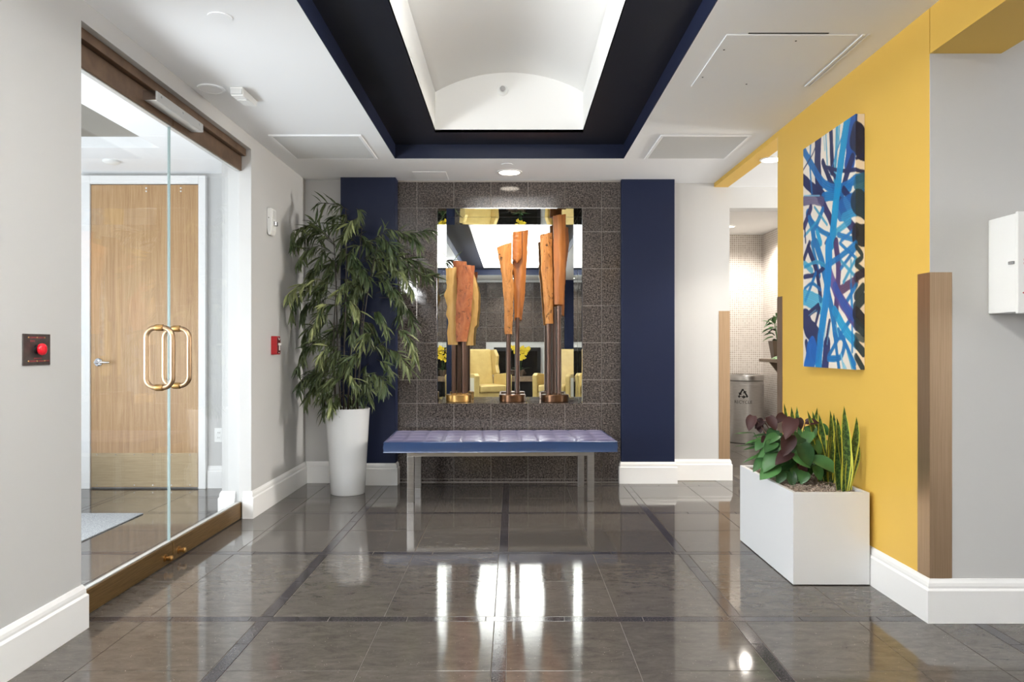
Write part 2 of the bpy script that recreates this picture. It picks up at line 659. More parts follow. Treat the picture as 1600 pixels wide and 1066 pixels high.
def leaf_mat(name, c1, c2, rough=0.4, var=0.35, scale=8, trans=0.15):
    m = mat(name, c1, rough)
    N = Nodes(m)
    info = N.n('ShaderNodeObjectInfo')
    geo = N.n('ShaderNodeNewGeometry')
    no = N.n('ShaderNodeTexNoise', i_Scale=scale, i_Detail=3.0)
    N.l(geo.outputs['Position'], no.inputs['Vector'])
    ad = N.n('ShaderNodeMath', operation='ADD')
    N.l(info.outputs['Random'], ad.inputs[0])
    N.l(no.outputs['Fac'], ad.inputs[1])
    mr = N.n('ShaderNodeMapRange')
    mr.inputs['From Min'].default_value = 0.4
    mr.inputs['From Max'].default_value = 1.5
    N.l(ad.outputs[0], mr.inputs['Value'])
    mx = N.n('ShaderNodeMix', data_type='RGBA')
    N.l(mr.outputs[0], mx.inputs['Factor'])
    mx.inputs[6].default_value = (*lin(c1), 1)
    mx.inputs[7].default_value = (*lin(c2), 1)
    N.l(mx.outputs[2], N.b.inputs['Base Color'])
    N.b.inputs['Specular IOR Level'].default_value = 0.35
    return m


M['bamboo'] = leaf_mat('bamboo_leaf', (62, 78, 48), (156, 162, 108), 0.4)
M['greenleaf'] = leaf_mat('glossy_green_leaf', (18, 50, 28), (84, 134, 74), 0.36)
M['burgundy'] = leaf_mat('burgundy_leaf', (42, 20, 24), (70, 36, 34), 0.5)
M['blade'] = leaf_mat('grassy_blade', (34, 66, 34), (84, 128, 66), 0.35)


def snake_mat():
    m = mat('snake_plant_leaf', (40, 78, 44), 0.35)
    N = Nodes(m)
    uv = N.n('ShaderNodeUVMap')
    sp = N.n('ShaderNodeSeparateXYZ')
    N.l(uv.outputs[0], sp.inputs[0])
    wv = N.n('ShaderNodeTexNoise', i_Scale=3.0, i_Detail=4.0, i_Distortion=1.0)
    mp = N.n('ShaderNodeMapping')
    mp.inputs['Scale'].default_value = (1.2, 9.0, 1)
    N.l(uv.outputs[0], mp.inputs['Vector'])
    N.l(mp.outputs[0], wv.inputs['Vector'])
    c0 = N.n('ShaderNodeValToRGB')
    c0.color_ramp.elements[0].position, c0.color_ramp.elements[0].color = 0.42, (*lin((34, 66, 40)), 1)
    c0.color_ramp.elements[1].position, c0.color_ramp.elements[1].color = 0.6, (*lin((92, 124, 62)), 1)
    N.l(wv.outputs['Fac'], c0.inputs['Fac'])
    ab = N.n('ShaderNodeMath', operation='SUBTRACT')
    N.l(sp.outputs['X'], ab.inputs[0])
    ab.inputs[1].default_value = 0.5
    a2 = N.n('ShaderNodeMath', operation='ABSOLUTE')
    N.l(ab.outputs[0], a2.inputs[0])
    r = N.n('ShaderNodeValToRGB')
    r.color_ramp.elements[0].position = 0.36
    r.color_ramp.elements[1].position = 0.41
    N.l(a2.outputs[0], r.inputs['Fac'])
    mx = N.n('ShaderNodeMix', data_type='RGBA')
    N.l(r.outputs[0], mx.inputs['Factor'])
    N.l(c0.outputs[0], mx.inputs[6])
    mx.inputs[7].default_value = (*lin((206, 206, 84)), 1)
    N.l(mx.outputs[2], N.b.inputs['Base Color'])
    return m


M['snake'] = snake_mat()

# ------------------------------------------------------------------ setting: key planes
ZC = 2.55                 # ceiling
XL, XR = -1.74, 1.735     # left wall face, yellow wall face
YB = 6.175                # face of the granite tile wall
YN = 6.585                # mirror at the back of the niche
NX0, NX1, NZ0, NZ1 = -0.632, 0.594, 0.667, 2.318
YREAR = -2.2

# ---- floor: grout bed + tiles and granite strips as pieces
floor = struct(MB().box(-4.3, 8.1, -2.3, 9.2, -0.15, -0.0025).build('floor', M['fgrout']))
o = MB().box(-1.8, 8.0, -2.2, 1.90, -0.0026, -0.0002).build('stone_slab', M['stone'], floor)

tile_cache = {}


def floor_piece(x0, x1, y0, y1, m, name, key):
    g = 0.0012
    x0, x1, y0, y1 = x0 + g, x1 - g, y0 + g, y1 - g
    if x1 - x0 < 0.012 or y1 - y0 < 0.012:
        return
    k = (round(x1 - x0, 3), round(y1 - y0, 3), key)
    if k not in tile_cache:
        a, b, c = (x1 - x0) / 2, (y1 - y0) / 2, 0.0012
        mb = MB()
        mb.add([(-a, -b, -.01), (a, -b, -.01), (a, b, -.01), (-a, b, -.01),
                (-a, -b, -c), (a, -b, -c), (a, b, -c), (-a, b, -c),
                (-a + c, -b + c, 0), (a - c, -b + c, 0), (a - c, b - c, 0), (-a + c, b - c, 0)],
               [(0, 1, 5, 4), (1, 2, 6, 5), (2, 3, 7, 6), (3, 0, 4, 7),
                (4, 5, 9, 8), (5, 6, 10, 9), (6, 7, 11, 10), (7, 4, 8, 11), (8, 9, 10, 11)])
        tile_cache[k] = mb.mesh(name, m)
    piece(name, tile_cache[k], floor, ((x0 + x1) / 2, (y0 + y1) / 2, 0))


SW = 0.0265
GX, GY, PX, PY = -1.037, 3.07, 0.99, 0.985


def bands(c0, pitch, lo, hi):
    """[(a, b, is_strip)] along one axis"""
    out = []
    k = math.floor((lo - c0) / pitch) - 1
    while c0 + k * pitch - SW < hi:
        c = c0 + k * pitch
        mid = c + pitch / 2
        for a, b, s in ((c - SW, c + SW, True), (c + SW, mid, False), (mid, c + pitch - SW, False)):
            a2, b2 = max(a, lo), min(b, hi)
            if b2 - a2 > 0.008:
                out.append((a2, b2, s))
        k += 1
    return out


def lay(x0, x1, y0, y1):
    for ya, yb, ys in bands(GY, PY, y0, y1):
        if ys:      # cross strip: 0.33 m granite lengths
            x = x0
            st = 0.33
            x = math.floor((x0 + 0.11) / st) * st - 0.11
            while x < x1:
                floor_piece(max(x, x0), min(x + st, x1), ya, yb, M['granite_strip'], 'granite_strip', 'g')
                x += st
            continue
        for xa, xb, xs in bands(GX, PX, x0, x1):
            if xs:
                n = max(1, round((yb - ya) / 0.3))
                for i in range(n):
                    floor_piece(xa, xb, ya + (yb - ya) * i / n, ya + (yb - ya) * (i + 1) / n,
                                M['granite_strip'], 'granite_strip', 'g')
            else:
                floor_piece(xa, xb, ya, yb, M['stone'], 'floor_tile', 's')


lay(-1.83, 1.735, 1.90, 6.20)
lay(1.735, 2.6, 1.90, 3.03)
lay(1.735, 3.2, 4.76, 6.27)
lay(1.735, 3.15, 6.27, 9.10)
lay(-3.75, -1.83, 3.3, 5.93)

# ---- left wall
mb = MB()
mb.box(-1.935, XL, YREAR - 0.1, 2.955, 0, ZC)
mb.box(-1.935, XL, 4.88, 6.16, 0, ZC)
mb.box(-1.935, XL, 2.955, 4.88, 2.462, ZC)
struct(mb.build('wall_left', M['wall']))
# ---- back walls: grey corner, substrate of the granite wall, grey part on the right with a doorway
struct(MB().box(-1.935, -1.40, 6.16, 6.75, 0, ZC).build('wall_back_left', M['wall']))
mb = MB()
mb.box(-1.40, NX0, 6.178, 6.75, 0, ZC)
mb.box(NX1, 0.95, 6.178, 6.75, 0, ZC)
mb.box(NX0, NX1, 6.178, 6.75, 0, NZ0 - 0.012)
mb.box(NX0, NX1, 6.178, 6.75, NZ1, ZC)
mb.box(NX0, NX1, YN + 0.006, 6.75, NZ0 - 0.012, NZ1)
wall_back = struct(mb.build('wall_back', M['grout']))
mb = MB()
mb.box(0.95, 1.868, 6.28, 6.45, 0, ZC)
mb.box(1.868, 5.4, 6.28, 6.45, 2.338, ZC)
mb.box(2.80, 5.4, 6.28, 6.45, 0, 2.338)
struct(mb.build('wall_back_right', M['wall']))
# navy pilasters either side of the granite
struct(MB().box(-1.421, -0.965, 6.06, 6.18, 0, ZC).build('trim_1', M['navy'], bevel=0.002))
struct(MB().box(0.917, 1.363, 6.13, 6.29, 0, ZC).build('trim_2', M['navy'], bevel=0.002))

# granite wall tiles as pieces
wt_cache = {}


def wall_tile(x0, x1, z0, z1, y=YB, parent=None, flip=1, m=None):
    g = 0.0017
    x0, x1, z0, z1 = x0 + g, x1 - g, z0 + g, z1 - g
    k = (round(x1 - x0, 4), round(z1 - z0, 4), flip)
    if k not in wt_cache:
        a, b, c = (x1 - x0) / 2, (z1 - z0) / 2, 0.001
        s = flip
        mb = MB()
        mb.add([(-a, .008 * s, -b), (a, .008 * s, -b), (a, .008 * s, b), (-a, .008 * s, b),
                (-a, c * s, -b), (a, c * s, -b), (a, c * s, b), (-a, c * s, b),
                (-a + c, 0, -b + c), (a - c, 0, -b + c), (a - c, 0, b - c), (-a + c, 0, b - c)],
               [(0, 1, 5, 4), (1, 2, 6, 5), (2, 3, 7, 6), (3, 0, 4, 7), (4, 5, 9, 8), (5, 6, 10, 9),
                (6, 7, 11, 10), (7, 4, 8, 11), (8, 9, 10, 11)])
        wt_cache[k] = mb.mesh('granite_tile', M['granite'])
    piece('granite_tile', wt_cache[k], parent, ((x0 + x1) / 2, y, (z0 + z1) / 2))


K = YB / F
xcols = [-0.965] + [(px - VX) * K for px in (651.5, 709, 767, 825, 882.7, 940)] + [0.917]
zrows = [H - (py - VY) * K for py in (749, 690, 632)]
zr = [0.02, zrows[0], zrows[1], NZ0]
for i in range(7):
    wall_tile(xcols[i], xcols[i + 1], 0.004, zrows[0], parent=wall_back)
    wall_tile(xcols[i], xcols[i + 1], zrows[0], zrows[1], parent=wall_back)
    wall_tile(xcols[i], xcols[i + 1], zrows[1], NZ0, parent=wall_back)
    wall_tile(xcols[i], xcols[i + 1], NZ1, ZC - 0.012, parent=wall_back)
zs = [NZ0] + [H - (py - VY) * K for py in (593.7, 535.8, 477.8, 419.9, 362)] + [NZ1]
for a, b in ((xcols[0], xcols[1]), (xcols[1], NX0), (NX1, xcols[6]), (xcols[6], xcols[7])):
    for i in range(6):
        wall_tile(a, b, zs[i], zs[i + 1], parent=wall_back)
# niche ledge tiles
for i in range(1, 6):
    a, b = max(xcols[i], NX0), min(xcols[i + 1], NX1)
    if b - a > 0.03:
        for y0, y1 in ((YB + .001, YB + 0.20), (YB + 0.20, YN)):
            g = 0.0017
            mb = MB().box(a + g, b - g, y0 + g, y1 - g, NZ0 - 0.0125, NZ0)
            mb.build('ledge_tile', M['granite'], wall_back)
# mirror lining of the niche
nm = thing('niche_mirror', (-0.02, YN, NZ0), 'mirror panes lining the square niche above the blue bench', 'mirror')
g = 0.0005
MB().box(NX0 + .006, NX1 - .006, YN, YN + 0.005, NZ0 + g, NZ1 - .006).build('back_pane', M['mirror'], nm)
MB().box(NX0 + g, NX0 + 0.005, YB + .002, YN, NZ0 + g, NZ1 - g).build('side_pane', M['mirror'], nm)
MB().box(NX1 - 0.005, NX1 - g, YB + .002, YN, NZ0 + g, NZ1 - g).build('side_pane', M['mirror'], nm)
MB().box(NX0 + .006, NX1 - .006, YB + .002, YN, NZ1 - 0.005, NZ1 - g).build('top_pane', M['mirror'], nm)

# ---- yellow wall, grey block behind it, beam over the lounge opening
mb = MB()
mb.box(XR, XR + 0.07, 3.04, 4.776, 0, ZC)
mb.box(XR, XR + 0.12, 4.776, 6.279, 2.516, ZC)
mb.box(XR, 2.03, YREAR - .1, 3.036, 2.36, ZC)
struct(mb.build('wall_right', M['yellow']))
mb = MB()
mb.box(XR + 0.07, 8.1, 3.04, 4.776, 0, 2.95)
mb.box(XR + 0.0005, 2.031, 3.036, 3.04, 0, 2.36)
mb.box(2.031, 8.1, 3.036, 3.04, 0, 2.95)
mb.box(XR + 0.0005, 5.4, 4.776, 4.78, 0, ZC)
struct(mb.build('wall_front', M['wall']))

# ---- ceiling
TX0, TX1, TY0, TY1 = -0.875, 0.836, -1.10, 5.463      # coffer opening
IX0, IX1, IY0, IY1 = -0.541, 0.500, -0.90, 5.154      # inner opening
ZT = 2.655
mb = MB()
zc2 = ZC + 0.09
mb.box(-1.94, TX0, YREAR - .1, 6.75, ZC, zc2)
mb.box(TX1, XR + 0.3, YREAR - .1, 6.75, ZC, zc2)
mb.box(TX0, TX1, TY1, 6.75, ZC, zc2)
mb.box(TX0, TX1, YREAR - .1, TY0, ZC, zc2)
ceiling = struct(mb.build('ceiling', M['ceiling']))
mb = MB()
e = 0.004
for (x0, x1, y0, y1) in ((TX0, TX0 + e, TY0, TY1), (TX1 - e, TX1, TY0, TY1), (TX0 + e, TX1 - e, TY1 - e, TY1), (TX0 + e, TX1 - e, TY0, TY0 + e)):
    mb.box(x0, x1, y0, y1, ZC + .0005, ZT)
mb.build('coffer_fascia', M['tray_edge'], ceiling)
mb = MB()
mb.box(TX0 - .05, IX0, TY0, TY1, ZT, ZT + .02)
mb.box(IX1, TX1 + .05, TY0, TY1, ZT, ZT + .02)
mb.box(IX0, IX1, IY1, TY1 + .05, ZT, ZT + .02)
mb.box(IX0, IX1, TY0 - .05, IY0, ZT, ZT + .02)
mb.build('coffer_band', M['tray'], ceiling)
# vault: side walls, end walls with lunettes, curved top
ZS, ZV = 2.94, 3.078
xc = (IX0 + IX1) / 2
hw = (IX1 - IX0) / 2
rad = (hw * hw + (ZV - ZS) ** 2) / (2 * (ZV - ZS))


def varc(x):
    return ZV - rad + math.sqrt(rad * rad - (x - xc) ** 2)


mb = MB()
mb.box(IX0 - .03, IX0, IY0 - .03, IY1 + .03, ZT + .0002, ZS)
mb.box(IX1, IX1 + .03, IY0 - .03, IY1 + .03, ZT + .0002, ZS)
for ya, yb in ((IY1, IY1 + .03), (IY0 - .03, IY0)):
    n = 20
    xs = [IX0 + (IX1 - IX0) * i / n for i in range(n + 1)]
    poly = [(IX0, ya, ZT + .0002), (IX1, ya, ZT + .0002)] + [(x, ya, varc(x)) for x in reversed(xs)]
    mb.prism(poly, (0, yb - ya, 0))
mb.build('coffer_wall', M['vault'], ceiling)
mb = MB()
n = 28
poly = []
xs = [IX0 - .03 + (IX1 - IX0 + .06) * i / n for i in range(n + 1)]
mb.add([(x, y, varc(max(IX0, min(IX1, x)))) for y in (IY0 - .03, IY1 + .03) for x in xs] +
       [(x, y, varc(max(IX0, min(IX1, x))) + .02) for y in (IY0 - .03, IY1 + .03) for x in xs],
       [(i, i + 1, n + 1 + i + 1, n + 1 + i) for i in range(n)] +
       [(2 * n + 2 + i, 2 * n + 2 + i + 1, 3 * n + 3 + i + 1, 3 * n + 3 + i) for i in range(n)])
mb.build('vault', M['vault'], ceiling, auto=30)

# ceilings of the side passage, tile room, lounge and vestibule
struct(MB().box(XR + 0.12, 5.4, 4.776, 6.45, 2.516, 2.6).build('ceiling_passage', M['ceiling']))
struct(MB().box(1.3, 3.3, 6.45, 9.2, 2.54, 2.6).build('ceiling_tile_room', M['ceiling']))
struct(MB().box(2.03, 8.1, YREAR - .1, 3.04, 2.95, 3.05).build('ceiling_lounge', M['ceiling']))
mb = MB()
VRX, VRY = -2.49, 5.17
mb.box(VRX, -1.93, 2.1, 6.0, ZC, ZC + .08)
mb.box(-4.3, VRX, VRY, 6.0, ZC, ZC + .08)
mb.box(-4.3, VRX, 2.1, 2.8, ZC, ZC + .08)
cv = struct(mb.build('ceiling_vestibule', M['ceiling']))
M['taupe'] = paint('taupe_paint', (150, 144, 134), 0.6)
MB().box(-4.3, VRX + .02, 2.78, VRY + .02, ZC + 0.33, ZC + 0.36).build('recess_top', M['taupe'], cv)
MB().box(VRX, VRX + .02, 2.78, VRY, ZC + .081, ZC + .33).build('recess_side', M['taupe'], cv)
MB().box(-4.3, VRX, VRY, VRY + .02, ZC + .081, ZC + .33).build('recess_side', M['taupe'], cv)

# ---- rooms beyond
struct(MB().box(-4.3, -1.94, 5.93, 6.1, 0, ZC).build('wall_vestibule', M['wall']))
struct(MB().box(-4.3, -1.935, 2.1, 2.2, 0, ZC).build('wall_vestibule_near', M['wall']))
struct(MB().box(5.3, 5.4, 4.78, 6.28, 0, ZC).build('wall_passage', M['wall']))
mb = MB()
mb.box(1.3, 3.3, 9.1, 9.2, 0, 2.54)
mb.box(3.12, 3.3, 6.45, 9.1, 0, 2.54)
struct(mb.build('wall_tile_room', M['mosaic']))
struct(MB().box(1.3, 1.4, 6.45, 9.1, 0, 2.54).build('wall_tile_room_left', M['wall']))
mb = MB()
mb.box(-1.94, 8.1, YREAR - .12, YREAR - .004, 0, 2.95)
wall_rear = struct(mb.build('wall_rear', M['wall']))
for x0, x1 in ((-1.60, -1.20), (1.10, 1.50)):
    struct(MB().box(x0, x1, YREAR - .004, YREAR + .08, 0, ZC).build('trim_%d' % (3 if x0 < 0 else 4), M['navy']))
xs = [-1.2 + i * 2.3 / 7 for i in range(8)]
FX0, FX1, FZ0, FZ1 = -0.38, 0.60, 0.54, 1.14
for i in range(7):
    for j in range(8):
        z0, z1 = j * 0.3133, min((j + 1) * 0.3133, ZC)
        if FX0 - .02 < (xs[i] + xs[i + 1]) / 2 < FX1 + .02 and z0 < FZ1 - 0.2:
            continue
        wall_tile(xs[i], xs[i + 1], z0, z1, y=YREAR + .006, parent=wall_rear, flip=-1)
# lounge window wall (outside the frame): wall with glazing bars around the daylight opening
mb = MB()
mb.box(8.0, 8.1, YREAR, -2.1, 0, 2.95)
mb.box(8.0, 8.1, 1.72, 3.04, 0, 2.95)
mb.box(8.0, 8.1, -2.1, 1.72, 2.55, 2.95)
mb.box(8.0, 8.1, -2.1, 1.72, 0, 0.2)
struct(mb.build('wall_lounge', M['wall']))

# ---- baseboards: moulded profile swept along wall lines
PROF = [(0, 0), (.020, 0), (.020, .134), (.0165, .139), (.013, .143), (.0135, .152), (.0115, .164), (.007, .173), (.004, .18), (0, .18)]


def baseboard(name, pts, m=None, parent=None):
    """pts: list of (x, y); the board lies to the right of the direction of travel"""
    mb = MB()
    n = len(pts)
    dirs = [(Vector(pts[i + 1]) - Vector(pts[i])).normalized() for i in range(n - 1)]
    rings = []
    for i in range(n):
        if i == 0:
            d = dirs[0]
            nn = Vector((d.y, -d.x))
        elif i == n - 1:
            d = dirs[-1]
            nn = Vector((d.y, -d.x))
        else:
            n0 = Vector((dirs[i - 1].y, -dirs[i - 1].x))
            n1 = Vector((dirs[i].y, -dirs[i].x))
            nn = (n0 + n1)
            nn = nn / (nn.dot(n0))
        rings.append([(pts[i][0] + nn.x * o_, pts[i][1] + nn.y * o_, z + 0.0005) for o_, z in PROF])
    k = len(PROF)
    vs = [p for r in rings for p in r]
    fs = []
    for i in range(n - 1):
        for j in range(k):
            fs.append((i * k + j, i * k + (j + 1) % k, (i + 1) * k + (j + 1) % k, (i + 1) * k + j))
    fs.append(tuple(range(k)))
    fs.append(tuple(reversed([(n - 1) * k + j for j in range(k)])))
    mb.add(vs, fs)
    return struct(mb.build(name, M['trim']))


# travelling with the wall on the left hand => board to the right
baseboard('baseboard_left', [(XL, YREAR), (XL, 2.955), (XL - .055, 2.955)])
baseboard('baseboard_corner', [(XL - .052, 4.88), (XL, 4.88), (XL, 6.16), (-1.421, 6.16), (-1.421, 6.06), (-0.965, 6.06), (-0.965, 6.165)])
baseboard('baseboard_back', [(0.917, 6.165), (0.917, 6.13), (1.363, 6.13), (1.363, 6.28), (1.868, 6.28), (1.868, 6.45)])
baseboard('baseboard_right', [(XR + .05, 4.78), (XR, 4.78), (XR, 3.036), (8.0, 3.036)])
baseboard('baseboard_vestibule', [(-4.2, 5.93), (-3.475, 5.93)])
baseboard('baseboard_vestibule_right', [(-2.463, 5.93), (-1.935, 5.93), (-1.935, 4.88), (-1.845, 4.88)])
baseboard('baseboard_tile_room', [(1.4, 9.1), (3.12, 9.1), (3.12, 6.5)])
baseboard('baseboard_rear', [(1.735, YREAR + .01), (1.5, YREAR + .01)])

# ------------------------------------------------------------------ glass entrance doors
XG = -1.822
tr = thing('trim_5', (XG, 3.915, 2.31), kind='structure')
MB().box(-1.87, -1.773, 2.958, 4.877, 2.415, 2.461).build('header_box', M['bronze'], tr, bevel=0.002)
for y0, y1, nm_ in ((2.958, 3.883, 'door_1'), (3.887, 4.874, 'door_2')):
    d = thing(nm_, (XG, (y0 + y1) / 2, 0), kind='structure')
    yy0, yy1 = y0 + 0.003, y1 - 0.003
    MB().box(XG - .005, XG + .005, yy0 + .002, yy1 - .002, 0.100, 2.318).build('glass_pane', M['glass'], d)
    for ye in (((yy1 - .0015, yy1),) if nm_ == 'door_1' else ((yy0, yy0 + .0015),)):
        MB().box(XG - .005, XG + .005, ye[0], ye[1], 0.1145, 2.3105).build('glass_edge', M['glass_edge'], d)
    MB().box(XG - .022, XG + .022, yy0, yy1, 0.006, 0.109).build('bottom_rail', M['rail'], d, bevel=0.0015)
    MB().box(XG - .012, XG + .012, yy0, yy1, 0.1091, 0.114).build('glazing_bead', M['alu'], d)
    MB().box(XG - .022, XG + .022, yy0, yy1, 2.316, 2.411).build('top_rail', M['bronze'], d, bevel=0.0015)
    MB().box(XG - .012, XG + .012, yy0, yy1, 2.311, 2.3159).build('glazing_bead', M['alu'], d)
    # back-to-back pull: rounded loop through the glass
    yc = 3.78 if nm_ == 'door_1' else 3.975
    pts = []
    a, b, r = 0.068, 0.155, 0.05
    for cx_, cz_, a0 in ((a - r, b - r, 0), (-a + r, b - r, 90), (-a + r, -b + r, 180), (a - r, -b + r, 270)):
        for k in range(7):
            an = R(a0 + 15 * k)
            pts.append((XG + cx_ + r * math.cos(an), yc, 1.087 + cz_ + r * math.sin(an)))
    hd = MB().tube(pts, 0.0135, 12, closed=True).build('pull_handle', M['handle'], d, smooth=True)
    for zz in (1.087 + b, 1.087 - b):
        MB().lathe([(.0165, -.02), (.0175, -.014), (.0175, .014), (.0165, .02)], (XG, yc, zz), 16, 'X').build('handle_collar', M['brass'], hd, auto=40)
    # floor bolt on the bottom rail
    yb = 3.80 if nm_ == 'door_1' else 3.955
    MB().lathe([(.020, 0), (.020, .004), (.011, .006), (.011, .02), (.015, .022), (.015, .034), (.010, .038)],
               (XG + .022, yb, 0.045), 16, 'X').build('floor_lock', M['brass'], d, auto=40)
# concealed closer cover on the head rail
op = thing('door_operator', (-1.78, 3.84, 2.347), 'silver slim box of the door closer on the bronze head rail', 'door closer')
MB().box(XG + .024, -1.735, 3.575, 4.105, 2.347, 2.395).build('cover', M['alu'], op, bevel=0.003)
MB().box(XG + .024, -1.737, 3.565, 3.5745, 2.349, 2.393).build('end_cap', M['chrome'], op)
MB().box(XG + .024, -1.737, 4.1055, 4.115, 2.349, 2.393).build('end_cap', M['chrome'], op)
for yy in (3.62, 3.86, 4.06):
    MB().lathe([(.006, 0), (.006, .002)], (-1.735, yy, 2.378), 10, 'X').build('screw', M['chrome'], op)

# ------------------------------------------------------------------ oak door in the vestibule
YD = 5.90
d3 = thing('door_3', (-2.965, YD, 0), kind='structure')
dx0, dx1 = -3.395, -2.530
MB().box(dx0, dx1, YD, YD + .028, 0.012, 2.452).build('door_leaf', M['oak'], d3, bevel=0.002)
mb = MB()
mb.box(dx0 - .075, dx0 - .004, YD - .012, YD + .03, 0, 2.525)
mb.box(dx1 + .004, dx1 + .062, YD - .012, YD + .03, 0, 2.525)
mb.box(dx0 - .004, dx1 + .004, YD - .012, YD + .03, 2.457, 2.525)
mb.build('door_frame', M['trim'], d3, bevel=0.003)
kp = MB().box(dx0 + .004, dx1 - .004, YD - .003, YD - .0001, 0.016, 0.288).build('kick_plate', noisy(mat('brushed_bronze_kick_plate', (168, 148, 116), 0.4, metal=0.55), (158, 138, 108), (180, 160, 128), 5, (1, 1, 30)), d3)
for i in range(6):
    for zz in (0.03, 0.275):
        MB().lathe([(.004, 0), (.004, -.002)], (dx0 + .05 + i * .15, YD - .003, zz), 8, 'Y').build('screw', M['chrome'], kp)
lv = MB()
lv.lathe([(.033, 0), (.033, -.008), (.026, -.012), (.012, -.014), (.012, -.05)], (dx0 + .062, YD, 1.02), 24, 'Y')
lv.tube([(dx0 + .062, YD - .05, 1.02), (dx0 + .09, YD - .056, 1.021), (dx0 + .15, YD - .056, 1.02), (dx0 + .175, YD - .05, 1.019)], [.011, .010, .009, .008], 10)
lv.build('door_lever', M['chrome'], d3, auto=40)
for px in (228.5, 282.5):
    for py in (294, 299):
        q = P(px, py, YD)
        MB().lathe([(.007, 0), (.006, -.003)], (q.x, YD, q.z), 10, 'Y').build('closer_screw', M['white'], d3)

# outlet plate
q = P(342.5, 680, 5.93)
out = thing('wall_outlet', (q.x, 5.93, q.z - .057), 'white outlet plate low on the vestibule wall behind the glass', 'outlet')
MB().box(q.x - .036, q.x + .036, 5.923, 5.9295, q.z - .057, q.z + .057).build('cover_plate', M['white'], out, bevel=0.002)
for dz in (-.02, .02):
    s = MB().box(q.x - .016, q.x + .016, 5.9205, 5.923, q.z + dz - .014, q.z + dz + .014).build('socket', M['white'], out, bevel=.001)
    mb = MB()
    mb.box(q.x - .008, q.x - .005, 5.9198, 5.9204, q.z + dz - .004, q.z + dz + .006)
    mb.box(q.x + .005, q.x + .008, 5.9198, 5.9204, q.z + dz - .004, q.z + dz + .006)
    mb.build('slot', M['black'], s)
# entrance mat
tag(MB().box(-3.7, -2.52, 3.5, 5.0, 0.0005, 0.008).build('entrance_mat', M['mat_carpet'], bevel=.003),
    'pale grey entrance mat on the dark vestibule floor behind the glass doors', 'mat')
# sensor on the vestibule ceiling
q = P(174, 255, 5.53)
tag(MB().lathe([(.06, ZC), (.06, ZC - .012), (.045, ZC - .022), (.012, ZC - .026)], (q.x, 5.53, 0), 24).build('ceiling_sensor', M['white'], auto=40),
    'flat white sensor disc on the vestibule ceiling above the oak door', 'sensor')

# ------------------------------------------------------------------ things on the left wall
pb = thing('push_button_station', (XL, 2.672, 1.075), 'dark metal plate with a red push button on the near left wall', 'push button')
zc_ = 1.133
MB().box(XL + .0003, XL + .005, 2.597, 2.750, zc_ - .058, zc_ + .056).build('plate', M['plate'], pb, bevel=.0015)
MB().lathe([(.017, 0), (.017, .006), (.013, .008), (.013, .012)], (XL + .005, 2.672, zc_), 20, 'X').build('collar', M['black'], pb, auto=40)
MB().lathe([(.014, 0), (.021, .002), (.022, .008), (.020, .014), (.012, .018), (.003, .019)], (XL + .0165, 2.672, zc_), 24, 'X').build('red_button', M['redlit'], pb, smooth=True)
for yy in (2.625, 2.673, 2.716):
    for zz in (zc_ - .043, zc_ + .043):
        MB().lathe([(.003, 0), (.0025, .0018)], (XL + .005, yy, zz), 10, 'X').build('screw', M['brass'], pb)
mb = MB()
rnd = random.Random(4)
for zz, ya, yb in ((zc_ + .043, 2.63, 2.668), (zc_ + .043, 2.68, 2.712), (zc_ - .043, 2.63, 2.668), (zc_ - .043, 2.68, 2.742), (zc_ + .03, 2.635, 2.66), (zc_ - .033, 2.655, 2.70)):
    y = ya
    while y < yb:
        wv = rnd.uniform(.002, .004)
        mb.box(XL + .005, XL + .0054, y, y + wv, zz - .003, zz + .003)
        y += wv + .0022
mb.build('faded_lettering', M['redink'], pb)['kind'] = 'stuff'

# strobe
st = thing('alarm_strobe', (XL, 5.24, 1.935), 'white wall strobe with a clear lens high on the left wall', 'strobe')
mb = MB()
ys, zlo, zhi = (5.185, 5.295), 1.945, 2.136
prof = []
for k in range(9):
    an = math.pi * k / 8
    prof.append((-.055 * math.cos(an), .055 * math.sin(an) * .55))
poly = [(0.0, 1.985), (0.0, 2.134), (.026, 2.136), (.034, 2.126), (.034, 1.975), (.024, 1.945), (.010, 1.94)]
mb.prism([(XL + x, 5.19, z) for x, z in poly], (0, .105, 0))
mb.build('housing', M['white'], st, bevel=.006, segs=3)
MB().box(XL + .034, XL + .058, 5.225, 5.262, 2.008, 2.042).build('lens', mat('clear_lens', (190, 190, 190), 0.08, metal=0.6), st, bevel=.006)
MB().box(XL + .034, XL + .0385, 5.215, 5.272, 2.060, 2.118).build('grille', M['grille'], st, bevel=.004)
MB().lathe([(.0035, 0), (.0035, -.001)], (XL + .014, 5.19, 2.062), 8, 'Y').build('led', M['black'], st)

# pull station
ps = thing('fire_alarm_pull', (XL, 5.32, 1.09), 'small red fire alarm pull station on the left wall beside the bamboo', 'fire alarm')
zlo, zhi = 1.088, 1.222
MB().box(XL, XL + .042, 5.280, 5.360, zlo, zhi).build('body', M['red'], ps, bevel=.004)
MB().box(XL + .042, XL + .046, 5.285, 5.355, zlo + .008, zhi - .008).build('face_plate', mat('dark_red_face', (96, 14, 20), 0.35), ps, bevel=.001)
mb = MB()
xx = XL + .0465
mb.box(xx, xx + .008, 5.295, 5.345, 1.155, 1.172)
mb.box(xx, xx + .006, 5.314, 5.326, 1.118, 1.155)
mb.build('pull_bar', M['white'], ps, bevel=.002)
mb = MB()
mb.prism([(xx, 5.29, 1.212), (xx, 5.30, 1.212), (xx, 5.322, 1.198), (xx, 5.345, 1.212), (xx, 5.35, 1.208), (xx, 5.322, 1.191)], (.0006, 0, 0))
mb.build('white_print', M['white'], ps)
MB().box(xx, xx + .0006, 5.305, 5.335, 1.100, 1.104).build('white_print', M['white'], ps)

